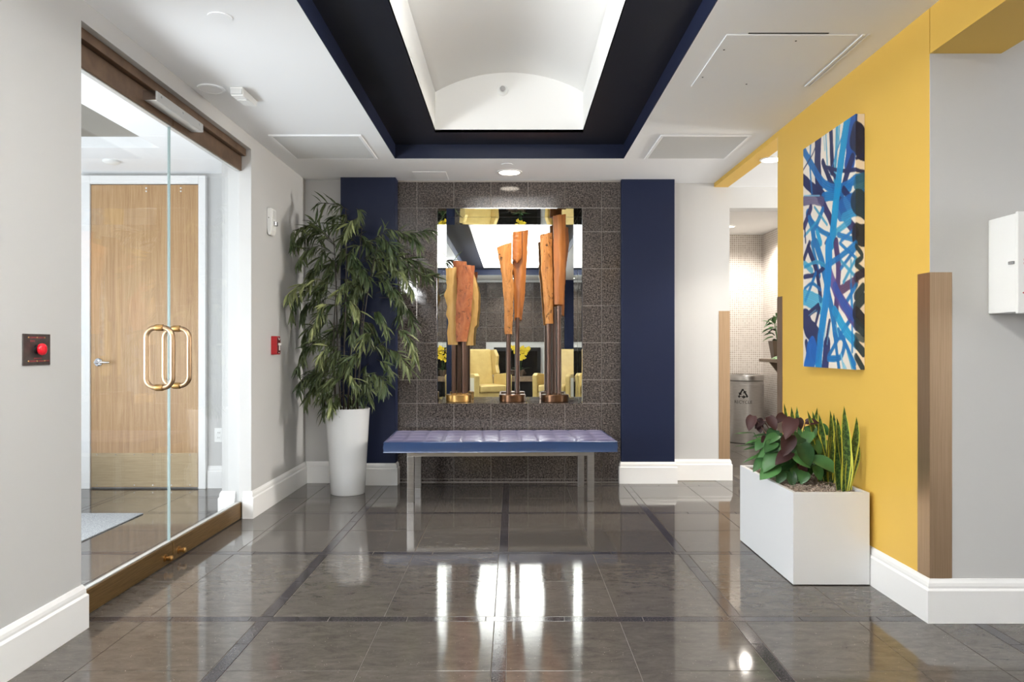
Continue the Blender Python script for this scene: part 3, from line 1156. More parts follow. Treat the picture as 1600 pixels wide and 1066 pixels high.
# ------------------------------------------------------------------ ceiling fittings
def vent(x0, x1, y0, y1, name, label):
    t = thing(name, ((x0 + x1) / 2, (y0 + y1) / 2, ZC - .012), label, 'vent', 'square ceiling grilles')
    e = .022
    mb = MB()
    mb.box(x0, x1, y0, y0 + e, ZC - .01, ZC - .0003)
    mb.box(x0, x1, y1 - e, y1, ZC - .01, ZC - .0003)
    mb.box(x0, x0 + e, y0 + e, y1 - e, ZC - .01, ZC - .0003)
    mb.box(x1 - e, x1, y0 + e, y1 - e, ZC - .01, ZC - .0003)
    mb.build('frame', M['ceiling'], t, bevel=.003)
    mb = MB()
    nb = 44
    for i in range(nb):
        y = y0 + e + (y1 - y0 - 2 * e) * (i + .25) / nb
        mb.box(x0 + e, x1 - e, y, y + .006, ZC - .009, ZC - .003)
    for i in range(nb // 2):
        x = x0 + e + (x1 - x0 - 2 * e) * (i + .25) / (nb / 2)
        mb.box(x, x + .004, y0 + e, y1 - e, ZC - .007, ZC - .003)
    tag(mb.build('fine_grille', M['grille'], t), kind='stuff')
    MB().box(x0 + e, x1 - e, y0 + e, y1 - e, ZC - .003, ZC - .0003).build('backing', mat('vent_shadow', (150, 150, 149), 0.9), t)


vent(-1.615, -1.0, 4.84, 5.45, 'ceiling_vent', 'square white ceiling grille on the left above the bamboo')
vent(0.985, 1.59, 4.84, 5.45, 'ceiling_vent', 'square white ceiling grille on the right beside the yellow wall')

ap = thing('access_panel', (1.28, 3.61, ZC - .006), 'large flush white access panel in the ceiling near the yellow wall', 'ceiling panel')
MB().box(.965, 1.555, 3.29, 3.94, ZC - .006, ZC - .0003).build('panel', M['ceiling'], ap, bevel=.002)
MB().box(1.575, 1.588, 3.29, 3.94, ZC - .007, ZC - .0003).build('hinge_strip', M['ceiling'], ap, bevel=.002)
MB().box(1.600, 1.612, 3.29, 3.94, ZC - .004, ZC - .0003).build('hinge_strip', M['ceiling'], ap, bevel=.001)
MB().box(1.06, 1.42, 3.276, 3.284, ZC - .002, ZC - .0003).build('open_joint', M['gap'], ap)
for x, y in ((1.0, 3.45), (.99, 3.8), (1.25, 3.9), (1.3, 3.35)):
    MB().lathe([(.005, ZC - .006), (.004, ZC - .0075)], (x, y, 0), 8).build('screw', M['gap'], ap)
tag(MB().box(-.80, -.53, 5.86, 6.14, ZC - .004, ZC - .0003).build('ceiling_hatch', M['ceiling'], bevel=.001),
    'small flush white hatch in the ceiling above the left end of the bench', 'ceiling panel')
tag(MB().lathe([(.073, ZC - .0003), (.073, ZC - .006), (.062, ZC - .009), (.060, ZC - .007), (.01, ZC - .007)], (-1.636, 3.98, 0), 32).build('ceiling_disc', M['ceiling'], auto=40),
    'round white cover disc on the ceiling beside the glass doors', 'cover plate')
tag(MB().lathe([(.05, ZC - .0003), (.05, ZC - .004), (.01, ZC - .005)], (-1.245, 3.12, 0), 24).build('sprinkler_cover', M['ceiling'], auto=40),
    'faint round sprinkler cover on the ceiling near the dark coffer', 'sprinkler cover')
tag(MB().lathe([(.045, ZC - .0003), (.045, ZC - .004), (.01, ZC - .005)], (-.038, 5.635, 0), 24).build('sprinkler_cover', M['ceiling'], auto=40),
    'small pale sprinkler cover on the ceiling just before the downlight', 'sprinkler cover')
sn = thing('motion_sensor', (-1.49, 4.06, ZC), 'small white wedge motion sensor on the ceiling by the glass doors', 'sensor')
MB().prism([(-1.525, 3.95, ZC - .0005), (-1.525, 4.19, ZC - .0005), (-1.525, 4.17, ZC - .035), (-1.525, 3.965, ZC - .045)], (.07, 0, 0)).build('housing', M['white'], sn, bevel=.005)
MB().box(-1.515, -1.465, 4.035, 4.045, ZC - .048, ZC - .040).build('lens', M['grille'], sn)
MB().box(-1.520, -1.460, 3.948, 3.960, ZC - .040, ZC - .012).build('end_cap', M['grille'], sn)


def downlight(x, y, z, r, label, group='recessed round downlights'):
    t = thing('downlight', (x, y, z - .006), label, 'downlight', group)
    MB().lathe([(r, z - .0003), (r, z - .005), (r * .84, z - .007), (r * .82, z - .002)], (x, y, 0), 40, cap=False).build('trim_ring', M['trim'], t, auto=40)
    MB().lathe([(r * .83, z - .0006), (r * .82, z - .0045), (.001, z - .0055)], (x, y, 0), 40).build('diffuser', M['lamp'], t)


downlight(-.02, 5.88, ZC, .1, 'round downlight glowing in the ceiling before the granite wall')
downlight(1.90, 5.35, 2.516, .085, 'round downlight in the passage ceiling beside the yellow wall')
q = P(1141, 358.5, 8.35)
downlight(q.x + .02, 8.45, 2.54, .07, 'tiny downlight in the tile room ceiling above the recycling bin')
downlight(2.45, 7.1, 2.54, .07, 'downlight in the tile room ceiling hidden near the doorway')
downlight(-.02, -1.75, ZC, .1, 'downlight before the fireplace seen only in the mirror')
# sidewall sprinkler on the end of the vault
q = P(785.5, 141.5, IY1)
sp = thing('wall_sprinkler', (q.x, IY1, q.z - .04), 'round white sprinkler head on the end wall of the vaulted coffer', 'sprinkler')
MB().lathe([(.038, 0), (.038, -.004), (.030, -.010), (.014, -.012)], (q.x, IY1 - .0005, q.z), 28, 'Y').build('escutcheon', M['white'], sp, auto=40)
MB().lathe([(.011, 0), (.011, -.03), (.018, -.031), (.018, -.034)], (q.x, IY1 - .012, q.z), 16, 'Y').build('nozzle', M['chrome'], sp, auto=40)

# ------------------------------------------------------------------ brass corner guards
def guard(name, label, x, y, dx, dy, z0, z1):
    """angle at the corner (x, y): a flange along dx (in x) and one along dy (in y)"""
    t = thing(name, (x, y, z0), label, 'corner guard', 'brass corner guards')
    e = .002
    # flange lying on the face normal to y
    ys = (y - e, y) if dy > 0 else (y, y + e)
    xs_ = (x - e, x + dx) if dx > 0 else (x + dx, x + e)
    MB().box(xs_[0], xs_[1], ys[0] - .0003 * (1 if dy > 0 else -1), ys[1] - .0003 * (1 if dy > 0 else -1), z0, z1).build('flange', M['guard'], t)
    xs2 = (x - e, x) if dx > 0 else (x, x + e)
    ys2 = (y, y + dy) if dy > 0 else (y + dy, y)
    MB().box(xs2[0] - .0003 * (1 if dx > 0 else -1), xs2[1] - .0003 * (1 if dx > 0 else -1), ys2[0], ys2[1], z0, z1).build('flange', M['guard'], t)
    return t


guard('corner_guard', 'tall brass corner guard on the near end of the yellow wall', XR, 3.036, .09, .09, .182, 1.452)
guard('corner_guard', 'thin brass corner guard on the far end of the yellow wall', XR, 4.78, .09, -.09, .182, 1.468)
guard('corner_guard', 'brass corner guard beside the doorway to the tile room', 1.868, 6.28, -.093, .093, .182, 1.453)

# ------------------------------------------------------------------ white cabinet on the right grey wall
cb = thing('wall_cabinet', (2.17, 2.95, 1.275), 'white metal cabinet with red print on the grey wall at right edge', 'cabinet')
MB().box(1.975, 2.37, 2.866, 3.034, 1.279, 1.667).build('body', M['white'], cb, bevel=.003)
dr = MB().box(1.971, 2.374, 2.850, 2.8655, 1.272, 1.672).build('door', M['white'], cb, bevel=.003)
MB().box(1.966, 1.9745, 2.872, 2.90, 1.468, 1.480).build('latch', M['chrome'], cb, bevel=.001)
mb = MB()
rnd = random.Random(9)
for zz in (1.482, 1.468):
    x = 1.994
    while x < 2.09:
        wv = rnd.uniform(.004, .008)
        mb.box(x, x + wv, 2.8494, 2.8499, zz - .004, zz + .004)
        x += wv + .003
mb.build('red_print', M['redmark'], dr)['kind'] = 'stuff'
MB().prism([(1.988, 2.8499, 1.353), (2.018, 2.8499, 1.369), (2.018, 2.8499, 1.337)], (0, -.0005, 0)).build('red_arrow', M['redmark'], dr)

# ------------------------------------------------------------------ painting on the yellow wall
PXF = 1.690        # canvas face
PY0, PY1 = 4.245, 3.597     # far, near edge
PZ0, PZ1 = 1.030, 2.289
PW = PY0 - PY1
ins = thing('abstract_painting', (PXF + .02, 3.92, PZ0), 'tall abstract canvas of crossing blue strokes on the yellow wall', 'painting')
NAVY, IND, BLU, TUR, TEA, PUR, DRK, LT = (24, 34, 84), (44, 40, 92), (6, 108, 176), (6, 146, 200), (52, 152, 190), (84, 66, 136), (24, 48, 66), (120, 186, 208)


def cA(x, y, top=True):
    edge = 455 if top else 472
    px, py = 1245 + min(x, edge) / 5.078, (170 if top else 380) + y / 5.078
    Yv = PXF * F / (px - VX)
    u = (PY0 - Yv) / PW
    if x > edge:
        u = 1 + (x - edge) / 85 * .14
    z = H - (py - VY) / F * Yv
    return (u * PW, PZ1 - z)


STA = [
    ([(170, 200), (165, 400), (170, 560), (190, 700)], .098, NAVY, .97), ([(270, 150), (275, 300), (282, 500)], .05, NAVY, .95),
    ([(440, 60), (432, 200), (430, 330), (420, 420)], .12, (10, 74, 156), .95), ([(320, 130), (315, 300), (305, 450), (300, 600)], .032, TEA, .9),
    ([(230, 190), (242, 450)], .014, TEA, .8), ([(212, 200), (222, 330)], .010, LT, .8), ([(340, 110), (330, 300)], .016, TEA, .8),
    ([(360, 215), (320, 330), (250, 560), (200, 640)], .012, BLU, .8),
    ([(220, 460), (350, 492), (460, 490), (540, 508)], .024, NAVY, .95), ([(205, 420), (260, 560), (292, 620)], .042, NAVY, .95),
    ([(440, 390), (400, 510), (365, 640), (345, 740)], .062, NAVY, .95), ([(50, 560), (120, 630), (205, 690)], .075, NAVY, .97),
    ([(45, 310), (120, 450), (200, 580), (290, 630), (390, 610), (540, 545)], .05, (8, 104, 176), .92),
    ([(210, 700), (320, 680), (420, 620)], .055, BLU, .9), ([(110, 270), (105, 450), (120, 680)], .02, BLU, .85),
    ([(48, 490), (120, 370), (145, 310)], .014, NAVY, .8), ([(370, 640), (440, 730)], .045, NAVY, .95), ([(255, 470), (320, 560)], .03, NAVY, .9),
    ([(340, 740), (400, 880), (460, 990)], .06, IND, .95), ([(200, 740), (260, 860), (290, 930)], .052, IND, .95),
    ([(360, 800), (460, 760), (540, 740)], .13, (10, 96, 170), .85), ([(370, 860), (470, 820), (530, 830)], .05, TEA, .7),
    ([(60, 730), (130, 720), (200, 735)], .06, (92, 84, 120), .8), ([(60, 690), (180, 690)], .008, LT, .8),
    ([(85, 830), (120, 930), (140, 1066)], .055, BLU, .9), ([(205, 800), (150, 940)], .04, BLU, .9), ([(60, 930), (110, 790)], .05, IND, .9),
    ([(140, 780), (240, 920)], .016, TEA, .85), ([(95, 860), (180, 960), (290, 1020)], .03, BLU, .9), ([(60, 1010), (180, 870)], .02, TEA, .8),
    ([(300, 990), (420, 890)], .04, TEA, .85), ([(330, 1000), (460, 1050)], .03, BLU, .85), ([(225, 1066), (300, 930)], .02, NAVY, .85),
    ([(350, 1050), (450, 960)], .02, BLU, .85), ([(60, 900), (70, 1060)], .02, NAVY, .8), ([(160, 970), (190, 1066)], .04, TUR, .85),
    ([(470, 230), (520, 300)], .16, (20, 30, 66), .97), ([(460, 400), (545, 370)], .02, NAVY, .9), ([(470, 600), (540, 570)], .08, (28, 96, 130), .9),
    ([(460, 640), (540, 690)], .012, (60, 130, 140), .8), ([(470, 740), (540, 780)], .14, DRK, .9), ([(470, 1000), (540, 1010)], .12, (20, 30, 46), .92),
    ([(405, 50), (368, 300), (332, 560), (300, 850), (278, 1066)], .078, (4, 142, 196), .95),
]
STB = [
    ([(150, 0), (200, 150), (240, 350), (290, 600), (305, 720)], .06, BLU, .92), ([(120, 0), (160, 180), (180, 260)], .035, BLU, .85),
    ([(90, 30), (150, 200), (175, 330), (190, 450)], .05, NAVY, .95), ([(100, 0), (60, 120)], .045, NAVY, .92),
    ([(310, 0), (330, 180), (325, 340), (310, 560)], .06, (70, 50, 100), .95), ([(60, 268), (150, 245), (270, 150)], .032, NAVY, .92),
    ([(62, 190), (160, 150), (250, 200)], .022, TEA, .85), ([(62, 160), (120, 220)], .04, TUR, .6), ([(70, 450), (150, 240)], .03, BLU, .9),
    ([(62, 360), (120, 320), (190, 370)], .02, BLU, .85), ([(60, 430), (140, 460), (220, 520)], .10, TUR, .65),
    ([(68, 600), (100, 680), (160, 760), (150, 860)], .15, NAVY, .96), ([(75, 580), (170, 500)], .045, NAVY, .92), ([(150, 640), (180, 520)], .035, NAVY, .92),
    ([(95, 575), (150, 530)], .006, LT, .9), ([(75, 790), (90, 900)], .05, NAVY, .9), ([(120, 840), (95, 990)], .15, (10, 96, 182), .95),
    ([(240, 800), (225, 990)], .09, (28, 40, 100), .95), ([(260, 620), (230, 800)], .035, NAVY, .9), ([(230, 590), (220, 760)], .014, LT, .8), ([(265, 640), (240, 800)], .012, LT, .8),
    ([(250, 900), (350, 720), (480, 540)], .03, BLU, .92), ([(300, 730), (335, 1000)], .034, BLU, .92), ([(330, 690), (400, 830), (460, 1000)], .032, BLU, .9),
    ([(310, 745), (375, 760), (350, 900), (250, 920)], .035, BLU, .92), ([(300, 540), (390, 700), (480, 800)], .06, TUR, .85),
    ([(310, 650), (330, 740)], .012, LT, .8), ([(350, 370), (470, 300)], .055, (84, 54, 90), .92), ([(380, 490), (480, 330)], .03, BLU, .9),
    ([(350, 200), (470, 40)], .025, BLU, .9), ([(370, 310), (470, 120)], .024, TEA, .9), ([(350, 140), (460, 260)], .02, TEA, .85),
    ([(270, 160), (380, 80), (470, 0)], .036, BLU, .85), ([(340, 0), (460, 110)], .018, BLU, .85), ([(430, 140), (430, 300)], .02, TEA, .6),
    ([(430, 330), (440, 560)], .025, BLU, .8), ([(440, 640), (440, 860)], .02, BLU, .8), ([(350, 880), (372, 1000)], .016, LT, .9),
    ([(400, 860), (440, 1000)], .016, TEA, .8), ([(370, 960), (390, 1000)], .02, LT, .8), ([(465, 960), (380, 790)], .02, BLU, .9),
    ([(250, 210), (320, 400), (400, 530), (480, 640)], .072, PUR, .88), ([(300, 340), (380, 500), (480, 620)], .05, (20, 84, 170), .6),
    ([(475, 20), (535, 100), (478, 150)], .03, DRK, .92), ([(475, 170), (545, 215)], .03, DRK, .92), ([(470, 270), (545, 235)], .05, (30, 30, 60), .92),
    ([(470, 420), (540, 350)], .05, DRK, .92), ([(475, 500), (545, 440)], .06, DRK, .92), ([(470, 560), (545, 620)], .08, (22, 30, 50), .94),
    ([(470, 640), (545, 700)], .06, DRK, .9), ([(475, 740), (545, 760)], .04, DRK, .7), ([(475, 800), (545, 870)], .05, DRK, .9), ([(475, 900), (545, 1000)], .04, DRK, .9),
    ([(255, 0), (250, 200), (228, 480), (195, 700), (170, 990)], .085, (4, 128, 196), .94),
]


def painting_raster(us, vs):
    UU, VV = np.meshgrid(us, vs)
    img = np.empty(UU.shape + (3,))
    img[:] = (236, 224, 208)
    rs = np.random.RandomState(3)
    wob = np.sin(UU * 61 + VV * 23) * .5 + np.sin(VV * 47 - UU * 29) * .5
    for top, lst in ((True, STA), (False, STB)):
        for pts, wd, colr, al in lst:
            q = [np.array(cA(x, y, top)) for x, y in pts]
            # resample with Catmull-Rom
            if len(q) > 2:
                ext = [2 * q[0] - q[1]] + q + [2 * q[-1] - q[-2]]
                s = []
                for i in range(1, len(ext) - 2):
                    for t in np.linspace(0, 1, 8, endpoint=False):
                        p0, p1, p2, p3 = ext[i - 1], ext[i], ext[i + 1], ext[i + 2]
                        s.append(.5 * ((2 * p1) + (p2 - p0) * t + (2 * p0 - 5 * p1 + 4 * p2 - p3) * t * t + (3 * p1 - p0 - 3 * p2 + p3) * t ** 3))
                s.append(q[-1])
                q = s
            dmin = np.full(UU.shape, 9.0)
            for a, b in zip(q[:-1], q[1:]):
                d = b - a
                L = max(1e-9, float(d @ d))
                t = np.clip(((UU - a[0]) * d[0] + (VV - a[1]) * d[1]) / L, 0, 1)
                dd = np.hypot(UU - a[0] - t * d[0], VV - a[1] - t * d[1])
                dmin = np.minimum(dmin, dd)
            half = wd * (.84 if colr == NAVY else .95) / 2 * (1 + .08 * wob)
            mask = np.clip((half - dmin) / .004 + .5, 0, 1) * al
            streak = 1 + .10 * np.sin(dmin * 600 + rs.rand() * 6)
            c = np.array(colr)[None, None, :] * streak[..., None]
            img = img * (1 - mask[..., None]) + c * mask[..., None]
    return np.clip(img, 0, 255)


def painted_face(name, us, vs, pos, parent):
    img = painting_raster(us, vs)
    nu, nv = len(us), len(vs)
    mb = MB()
    mb.v = [Vector(pos(u, v)) for v in vs for u in us]
    mb.f = [(j * nu + i, j * nu + i + 1, (j + 1) * nu + i + 1, (j + 1) * nu + i) for j in range(nv - 1) for i in range(nu - 1)]
    ob = mb.build(name, M['paintfilm'], parent)
    at = ob.data.color_attributes.new('paint', 'FLOAT_COLOR', 'POINT')
    s = img.reshape(-1, 3) / 255.0
    l = np.where(s <= .04045, s / 12.92, ((s + .055) / 1.055) ** 2.4)
    at.data.foreach_set('color', np.hstack([l, np.ones((len(l), 1))]).astype(np.float32).ravel())
    return ob


M['paintfilm'] = mat('acrylic_paint_film', (255, 255, 255), 0.35)
_N = Nodes(M['paintfilm'])
_a = _N.n('ShaderNodeVertexColor', layer_name='paint')
_N.l(_a.outputs['Color'], _N.b.inputs['Base Color'])
MB().box(PXF + .0012, XR - .001, PY1 + .0012, PY0, PZ0, PZ1).build('stretcher', mat('raw_canvas', (214, 200, 176), 0.9), ins)
us = np.linspace(0, PW, 130)
vs_ = np.linspace(0, PZ1 - PZ0, 300)
painted_face('painted_canvas', us, vs_, lambda u, v: (PXF, PY0 - u, PZ1 - v), ins)
us2 = np.linspace(PW, PW * 1.14, 14)
painted_face('painted_edge', us2, vs_, lambda u, v: (PXF + (u - PW) / (PW * .14) * (XR - PXF - .0012), PY1, PZ1 - v), ins)

# ------------------------------------------------------------------ bench
BY = R(1.9)
bn = thing('tufted_bench', (-.092, 5.72, 0), 'long blue satin tufted bench on steel legs before the granite wall', 'bench', rz=BY)
BL, BD = 1.705, .735
zb0, zb1 = .372, .448
ncol, nrow = 12, 4


def seat_top(u, v):
    x, y = (u - .5) * BL, (v - .5) * BD
    e = min(u * BL, (1 - u) * BL, v * BD, (1 - v) * BD)
    edge = min(1, e / .05)
    tu = abs(math.sin(math.pi * u * ncol))
    tv = abs(math.sin(math.pi * v * nrow))
    puff = .005 + .009 * (tu * tv) ** .35
    return (x, y, zb1 - .004 + puff * (edge ** .5))


mb = MB()
mb.grid(seat_top, 144, 64)
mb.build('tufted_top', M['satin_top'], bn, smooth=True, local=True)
mb = MB()
prof = [(-.006, zb0), (.002, zb0 + .012), (.006, (zb0 + zb1) / 2), (.002, zb1 - .012), (-.004, zb1 - .003)]
ring = []
seg = [(-BL / 2, -BD / 2), (BL / 2, -BD / 2), (BL / 2, BD / 2), (-BL / 2, BD / 2)]
for o_, z in prof:
    ring += [(x + math.copysign(o_, x), y + math.copysign(o_, y), z) for x, y in seg]
fs = [(i * 4 + k, i * 4 + (k + 1) % 4, (i + 1) * 4 + (k + 1) % 4, (i + 1) * 4 + k) for i in range(4) for k in range(4)] + [(3, 2, 1, 0)]
mb.add(ring, fs)
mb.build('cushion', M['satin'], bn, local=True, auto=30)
mb = MB()
for z in (zb1 - .002, zb0 + .002):
    mb.tube([(x, y, z) for x, y in seg], .0045, 6, closed=True)
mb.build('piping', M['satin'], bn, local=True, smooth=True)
lx0, lx1, ly0, ly1 = -.69, .69, -.325, .27
mb = MB()
mb.box(lx0, lx1, ly0, ly0 + .028, .337, .371)
mb.box(lx0, lx1, ly1 - .028, ly1, .337, .371)
mb.box(lx0, lx0 + .028, ly0 + .028, ly1 - .028, .337, .371)
mb.box(lx1 - .028, lx1, ly0 + .028, ly1 - .028, .337, .371)
mb.build('frame', M['steel'], bn, local=True, bevel=.001)
for x in (lx0 + .0, lx1 - .05):
    for y in (ly0, ly1 - .028):
        MB().box(x, x + .05, y - .001, y + .028, 0.0, .337).build('leg', M['steel'], bn, local=True, bevel=.0015)

# ------------------------------------------------------------------ sculptures in the niche
def interp(pts, t):
    for (t0, v0), (t1, v1) in zip(pts[:-1], pts[1:]):
        if t <= t1:
            k = (t - t0) / max(1e-6, t1 - t0)
            return v0 + (v1 - v0) * k
    return pts[-1][1]


def slab(left, right, Y, th, seed, rag=.004, bulge=.012, lean=0.0):
    """carved plank; left/right edges given from top to bottom as pixels at depth Y"""
    L = [P(x, y, Y) for x, y in left]
    Rr = [P(x, y, Y) for x, y in right]

    def along(E):
        zt, zb = E[0].z, E[-1].z
        return [((zt - p.z) / (zt - zb), p.x) for p in E], zt, zb
    la, lt, lb = along(L)
    ra, rt, rb = along(Rr)
    rnd = random.Random(seed)
    n, c = 46, 9
    mb = MB()
    vs, fs = [], []
    for i in range(n + 1):
        t = i / n
        xl = interp(la, t) + rag * (noise.noise((t * 9, seed, .3)) + .6 * noise.noise((t * 31, seed, 1.7)))
        xr = interp(ra, t) + rag * (noise.noise((t * 9, seed, 5.3)) + .6 * noise.noise((t * 31, seed, 7.7)))
        zl, zr_ = lt + (lb - lt) * t, rt + (rb - rt) * t
        for k in range(2 * c):
            if k < c:
                s = k / (c - 1)
                front = True
            else:
                s = 1 - (k - c) / (c - 1)
                front = False
            x = xl + (xr - xl) * s
            z = zl + (zr_ - zl) * s
            if i == 0:
                z += .008 * noise.noise((s * 5, seed, 3.1))
            b = bulge * math.sin(math.pi * s) + .004 * noise.noise((s * 4, t * 14, seed))
            y = Y - (b + th * .5) if front else Y + th * .5 + b * .3
            vs.append((x, y + lean * (t - .5), z))
    m = 2 * c
    for i in range(n):
        for k in range(m):
            fs.append((i * m + k, i * m + (k + 1) % m, (i + 1) * m + (k + 1) % m, (i + 1) * m + k))
    fs.append(tuple(range(m)))
    fs.append(tuple(reversed([n * m + k for k in range(m)])))
    return mb.add(vs, fs)


YS = 6.39
RB = .116


def sculpture(cx, poles, slabs, label, drum, bw=1.0):
    X = (cx - VX) / F * YS
    t = thing('wood_sculpture', (X, YS, NZ0), label, 'sculpture', 'carved wood plank sculptures in the mirrored niche')
    r = RB * bw
    MB().lathe([(r - .004, NZ0 + .0006), (r, NZ0 + .004), (r, NZ0 + .060), (r - .004, NZ0 + .064), (.02, NZ0 + .064)], (X, YS, 0), 48).build('base', drum, t, auto=30)
    for px, dy, ztop in poles:
        x = (px - VX) / F * (YS + dy)
        mp = MB().tube([(x, YS + dy, NZ0 + .062), (x, YS + dy, ztop)], .020, 16)
        po = mp.build('pole', M['pole'], t, auto=40)
        MB().lathe([(.026, NZ0 + .064), (.026, NZ0 + .070), (.021, NZ0 + .074)], (x, YS + dy, 0), 16).build('pole_collar', drum, po, auto=40)
    for (l, rr, dy, th, mm, seed) in slabs:
        slab(l, rr, YS + dy, th, seed).build('plank', M[mm], t, auto=50)


sculpture(717, [(709, -.02, 1.30), (717.5, .05, 1.30), (725, -.03, 1.30), (728, .05, 1.3)], [
    ([(696.5, 420), (698, 450), (694, 462), (699, 478), (697, 492), (701, 502), (699, 520), (699.5, 539)], [(713, 418), (714, 480), (715, 539)], -.03, .025, 'slab_gold', 1),
    ([(733, 424), (735, 480), (726, 540)], [(741, 428), (746, 446), (748, 470), (745, 508), (741, 512), (739.5, 540)], .0, .025, 'slab_gold', 2),
    ([(708, 408), (711, 470), (716, 530)], [(729, 409), (731, 470), (727, 530)], .05, .03, 'slab_red', 3),
    ([(717, 415), (714, 460), (712, 500), (713, 534)], [(741.5, 415), (739.5, 444), (737, 480), (735, 505), (729, 534)], -.075, .035, 'slab_red', 4)],
    'shortest sculpture: reddish and gold carved planks on a gilt drum, left in the niche', M['gilt'], 0.97)
sculpture(800.5, [(794.5, -.03, 1.32), (808.5, .0, 1.4)], [
    ([(804, 363), (802, 420), (804, 500)], [(826, 360), (823, 410), (820, 460), (815.5, 500)], .02, .035, 'slab_dark', 5),
    ([(776.5, 387), (781, 412), (785, 436), (788, 480), (788, 522)], [(799.5, 379), (799, 412), (803.5, 415), (800.5, 425), (803, 452), (801.5, 490), (800, 522)], -.05, .04, 'slab', 6),
    ([(801, 363), (801, 405), (806.5, 411)], [(815, 362), (815, 402), (809, 411.5)], -.035, .02, 'slab_dark', 7)],
    'middle sculpture: two tall orange planks, one smooth, one pitted, on a dark bronze drum', M['drum'])
sculpture(867, [(857.5, -.03, 1.4), (873.5, -.05, 1.5), (866, .05, 1.5)], [
    ([(843.6, 368), (845.7, 423), (849, 460), (852, 506)], [(862.5, 364), (863, 419), (864, 470), (864, 506)], -.03, .04, 'slab', 8),
    ([(864.3, 338), (865, 400), (866, 476)], [(884, 335.5), (883.5, 388), (882, 430), (880.5, 476)], -.06, .04, 'slab_dark', 9),
    ([(872, 352), (874, 420), (875, 490)], [(888, 356), (889, 380), (884, 420), (881, 495)], .05, .03, 'slab_dark', 10)],
    'tallest sculpture: two straight orange planks on a bronze drum, right in the niche', M['drum'], 1.05)

# ------------------------------------------------------------------ foliage helpers
def leaf_mesh(name, m, length, width, droop=.25, fold=.15, nseg=5, shape='lance', uv=False, curl=0.0):
    mb = MB()
    vs, fs, uvs = [], [], []
    for i in range(nseg + 1):
        t = i / nseg
        if shape == 'lance':
            wv = width * (math.sin(math.pi * min(1, t * .96 + .04)) ** .8) * (1 - .35 * t)
        elif shape == 'heart':
            wv = width * (1.0 if t < .2 else 1) * (math.sin(math.pi * (t * .86 + .14)) ** .75) * (1 - .25 * t) * 1.15
        else:       # blade: wide from the base, pointed
            wv = width * min(1, .55 + t * 1.2) * (1 if t < .6 else max(0, 1 - ((t - .6) / .4) ** 1.6))
        x = length * t
        z = -droop * length * t * t
        off = math.sin(t * 5 + curl * 9) * curl * length
        for s in (-1, 0, 1):
            zz = z + (fold * wv if s else 0)
            vs.append((x, off + s * wv / 2, zz))
            uvs.append(((s + 1) / 2, t))
    for i in range(nseg):
        for k in range(2):
            a = i * 3 + k
            fs.append((a, a + 1, a + 4, a + 3))
    mb.add(vs, fs)
    me = bpy.data.meshes.new(name)
    me.from_pydata([tuple(v) for v in mb.v], [], mb.f)
    me.materials.append(m)
    for p in me.polygons:
        p.use_smooth = True
    if uv:
        ul = me.uv_layers.new(name='UVMap')
        for lp in me.loops:
            ul.data[lp.index].uv = uvs[lp.vertex_index]
    return me


def orient(loc, direction, up=Vector((0, 0, 1)), scale=1.0, roll=0.0):
    x = direction.normalized()
    if abs(x.dot(up)) > .97:
        up = Vector((0, 1, 0)) if abs(x.y) < .9 else Vector((1, 0, 0))
    y = up.cross(x).normalized()
    z = x.cross(y)
    m = Matrix((x, y, z)).transposed().to_4x4()
    m = Matrix.Translation(loc) @ m @ Matrix.Rotation(roll, 4, 'X') @ Matrix.Scale(scale, 4)
    return m


def put(name, me, parent, mtx):
    o = bpy.data.objects.new(name, me)
    COL.objects.link(o)
    o.parent = parent
    o.matrix_local = Matrix.Translation(-world_origin(parent)) @ mtx
    return o


# ------------------------------------------------------------------ bamboo in the tall pot
YPT = 5.72
xp = (543.5 - VX) / F * YPT
pot = thing('tall_planter', (xp, YPT, 0), 'tall tapered glossy light grey pot holding the bamboo', 'planter')
MB().lathe([(.128, 0.001), (.132, .006), (.142, .2), (.155, .42), (.1685, .652), (.170, .662), (.166, .667), (.158, .664), (.155, .63)], (xp, YPT, 0), 64, cap=False).build('pot', M['pot'], pot, auto=40)
MB().lathe([(.1275, .0012), (.001, .0012)], (xp, YPT, 0), 32, cap=False).build('pot_foot', M['pot'], pot)
MB().lathe([(.1545, .622), (.08, .628), (.001, .63)], (xp, YPT, 0), 32, cap=False).build('soil', M['soil'], pot)

bam = thing('bamboo_plant', (xp, YPT, .63), 'tall leafy bamboo with drooping narrow leaves standing in the grey pot', 'plant')
rb = random.Random(12)
canes = []
for bx, by, tx, ty, ptop, lean in ((-.06, .03, 521, 372, 0, 0), (-.02, -.05, 540, 325, 0, 0), (.03, .04, 566, 350, 0, 0), (.08, -.03, 596, 352, 0, 0),
                                   (-.09, -.04, 526, 440, 0, 0), (.06, .07, 575, 420, 0, 0), (.0, .0, 552, 380, 0, 0)):
    top = P(tx, ty, YPT + by * 2.0)
    base = Vector((xp + bx, YPT + by, .62))
    path = []
    for k in range(9):
        t = k / 8
        p = base.lerp(top, t)
        p.x += .03 * math.sin(t * 3 + bx * 40) * t * (1 - t) * 2 + (top.x - base.x) * (t * t - t) * .6
        path.append(p)
    canes.append(path)
    MB().tube(path, [.0085 - .0055 * k / 8 for k in range(9)], 7).build('cane', M['cane'], bam, smooth=True)


def A4(x, y):
    return (400 + x / 3.331, 280 + y / 3.331)


def A5(x, y):
    return (400 + x / 4.44, 580 + y / 4.44)


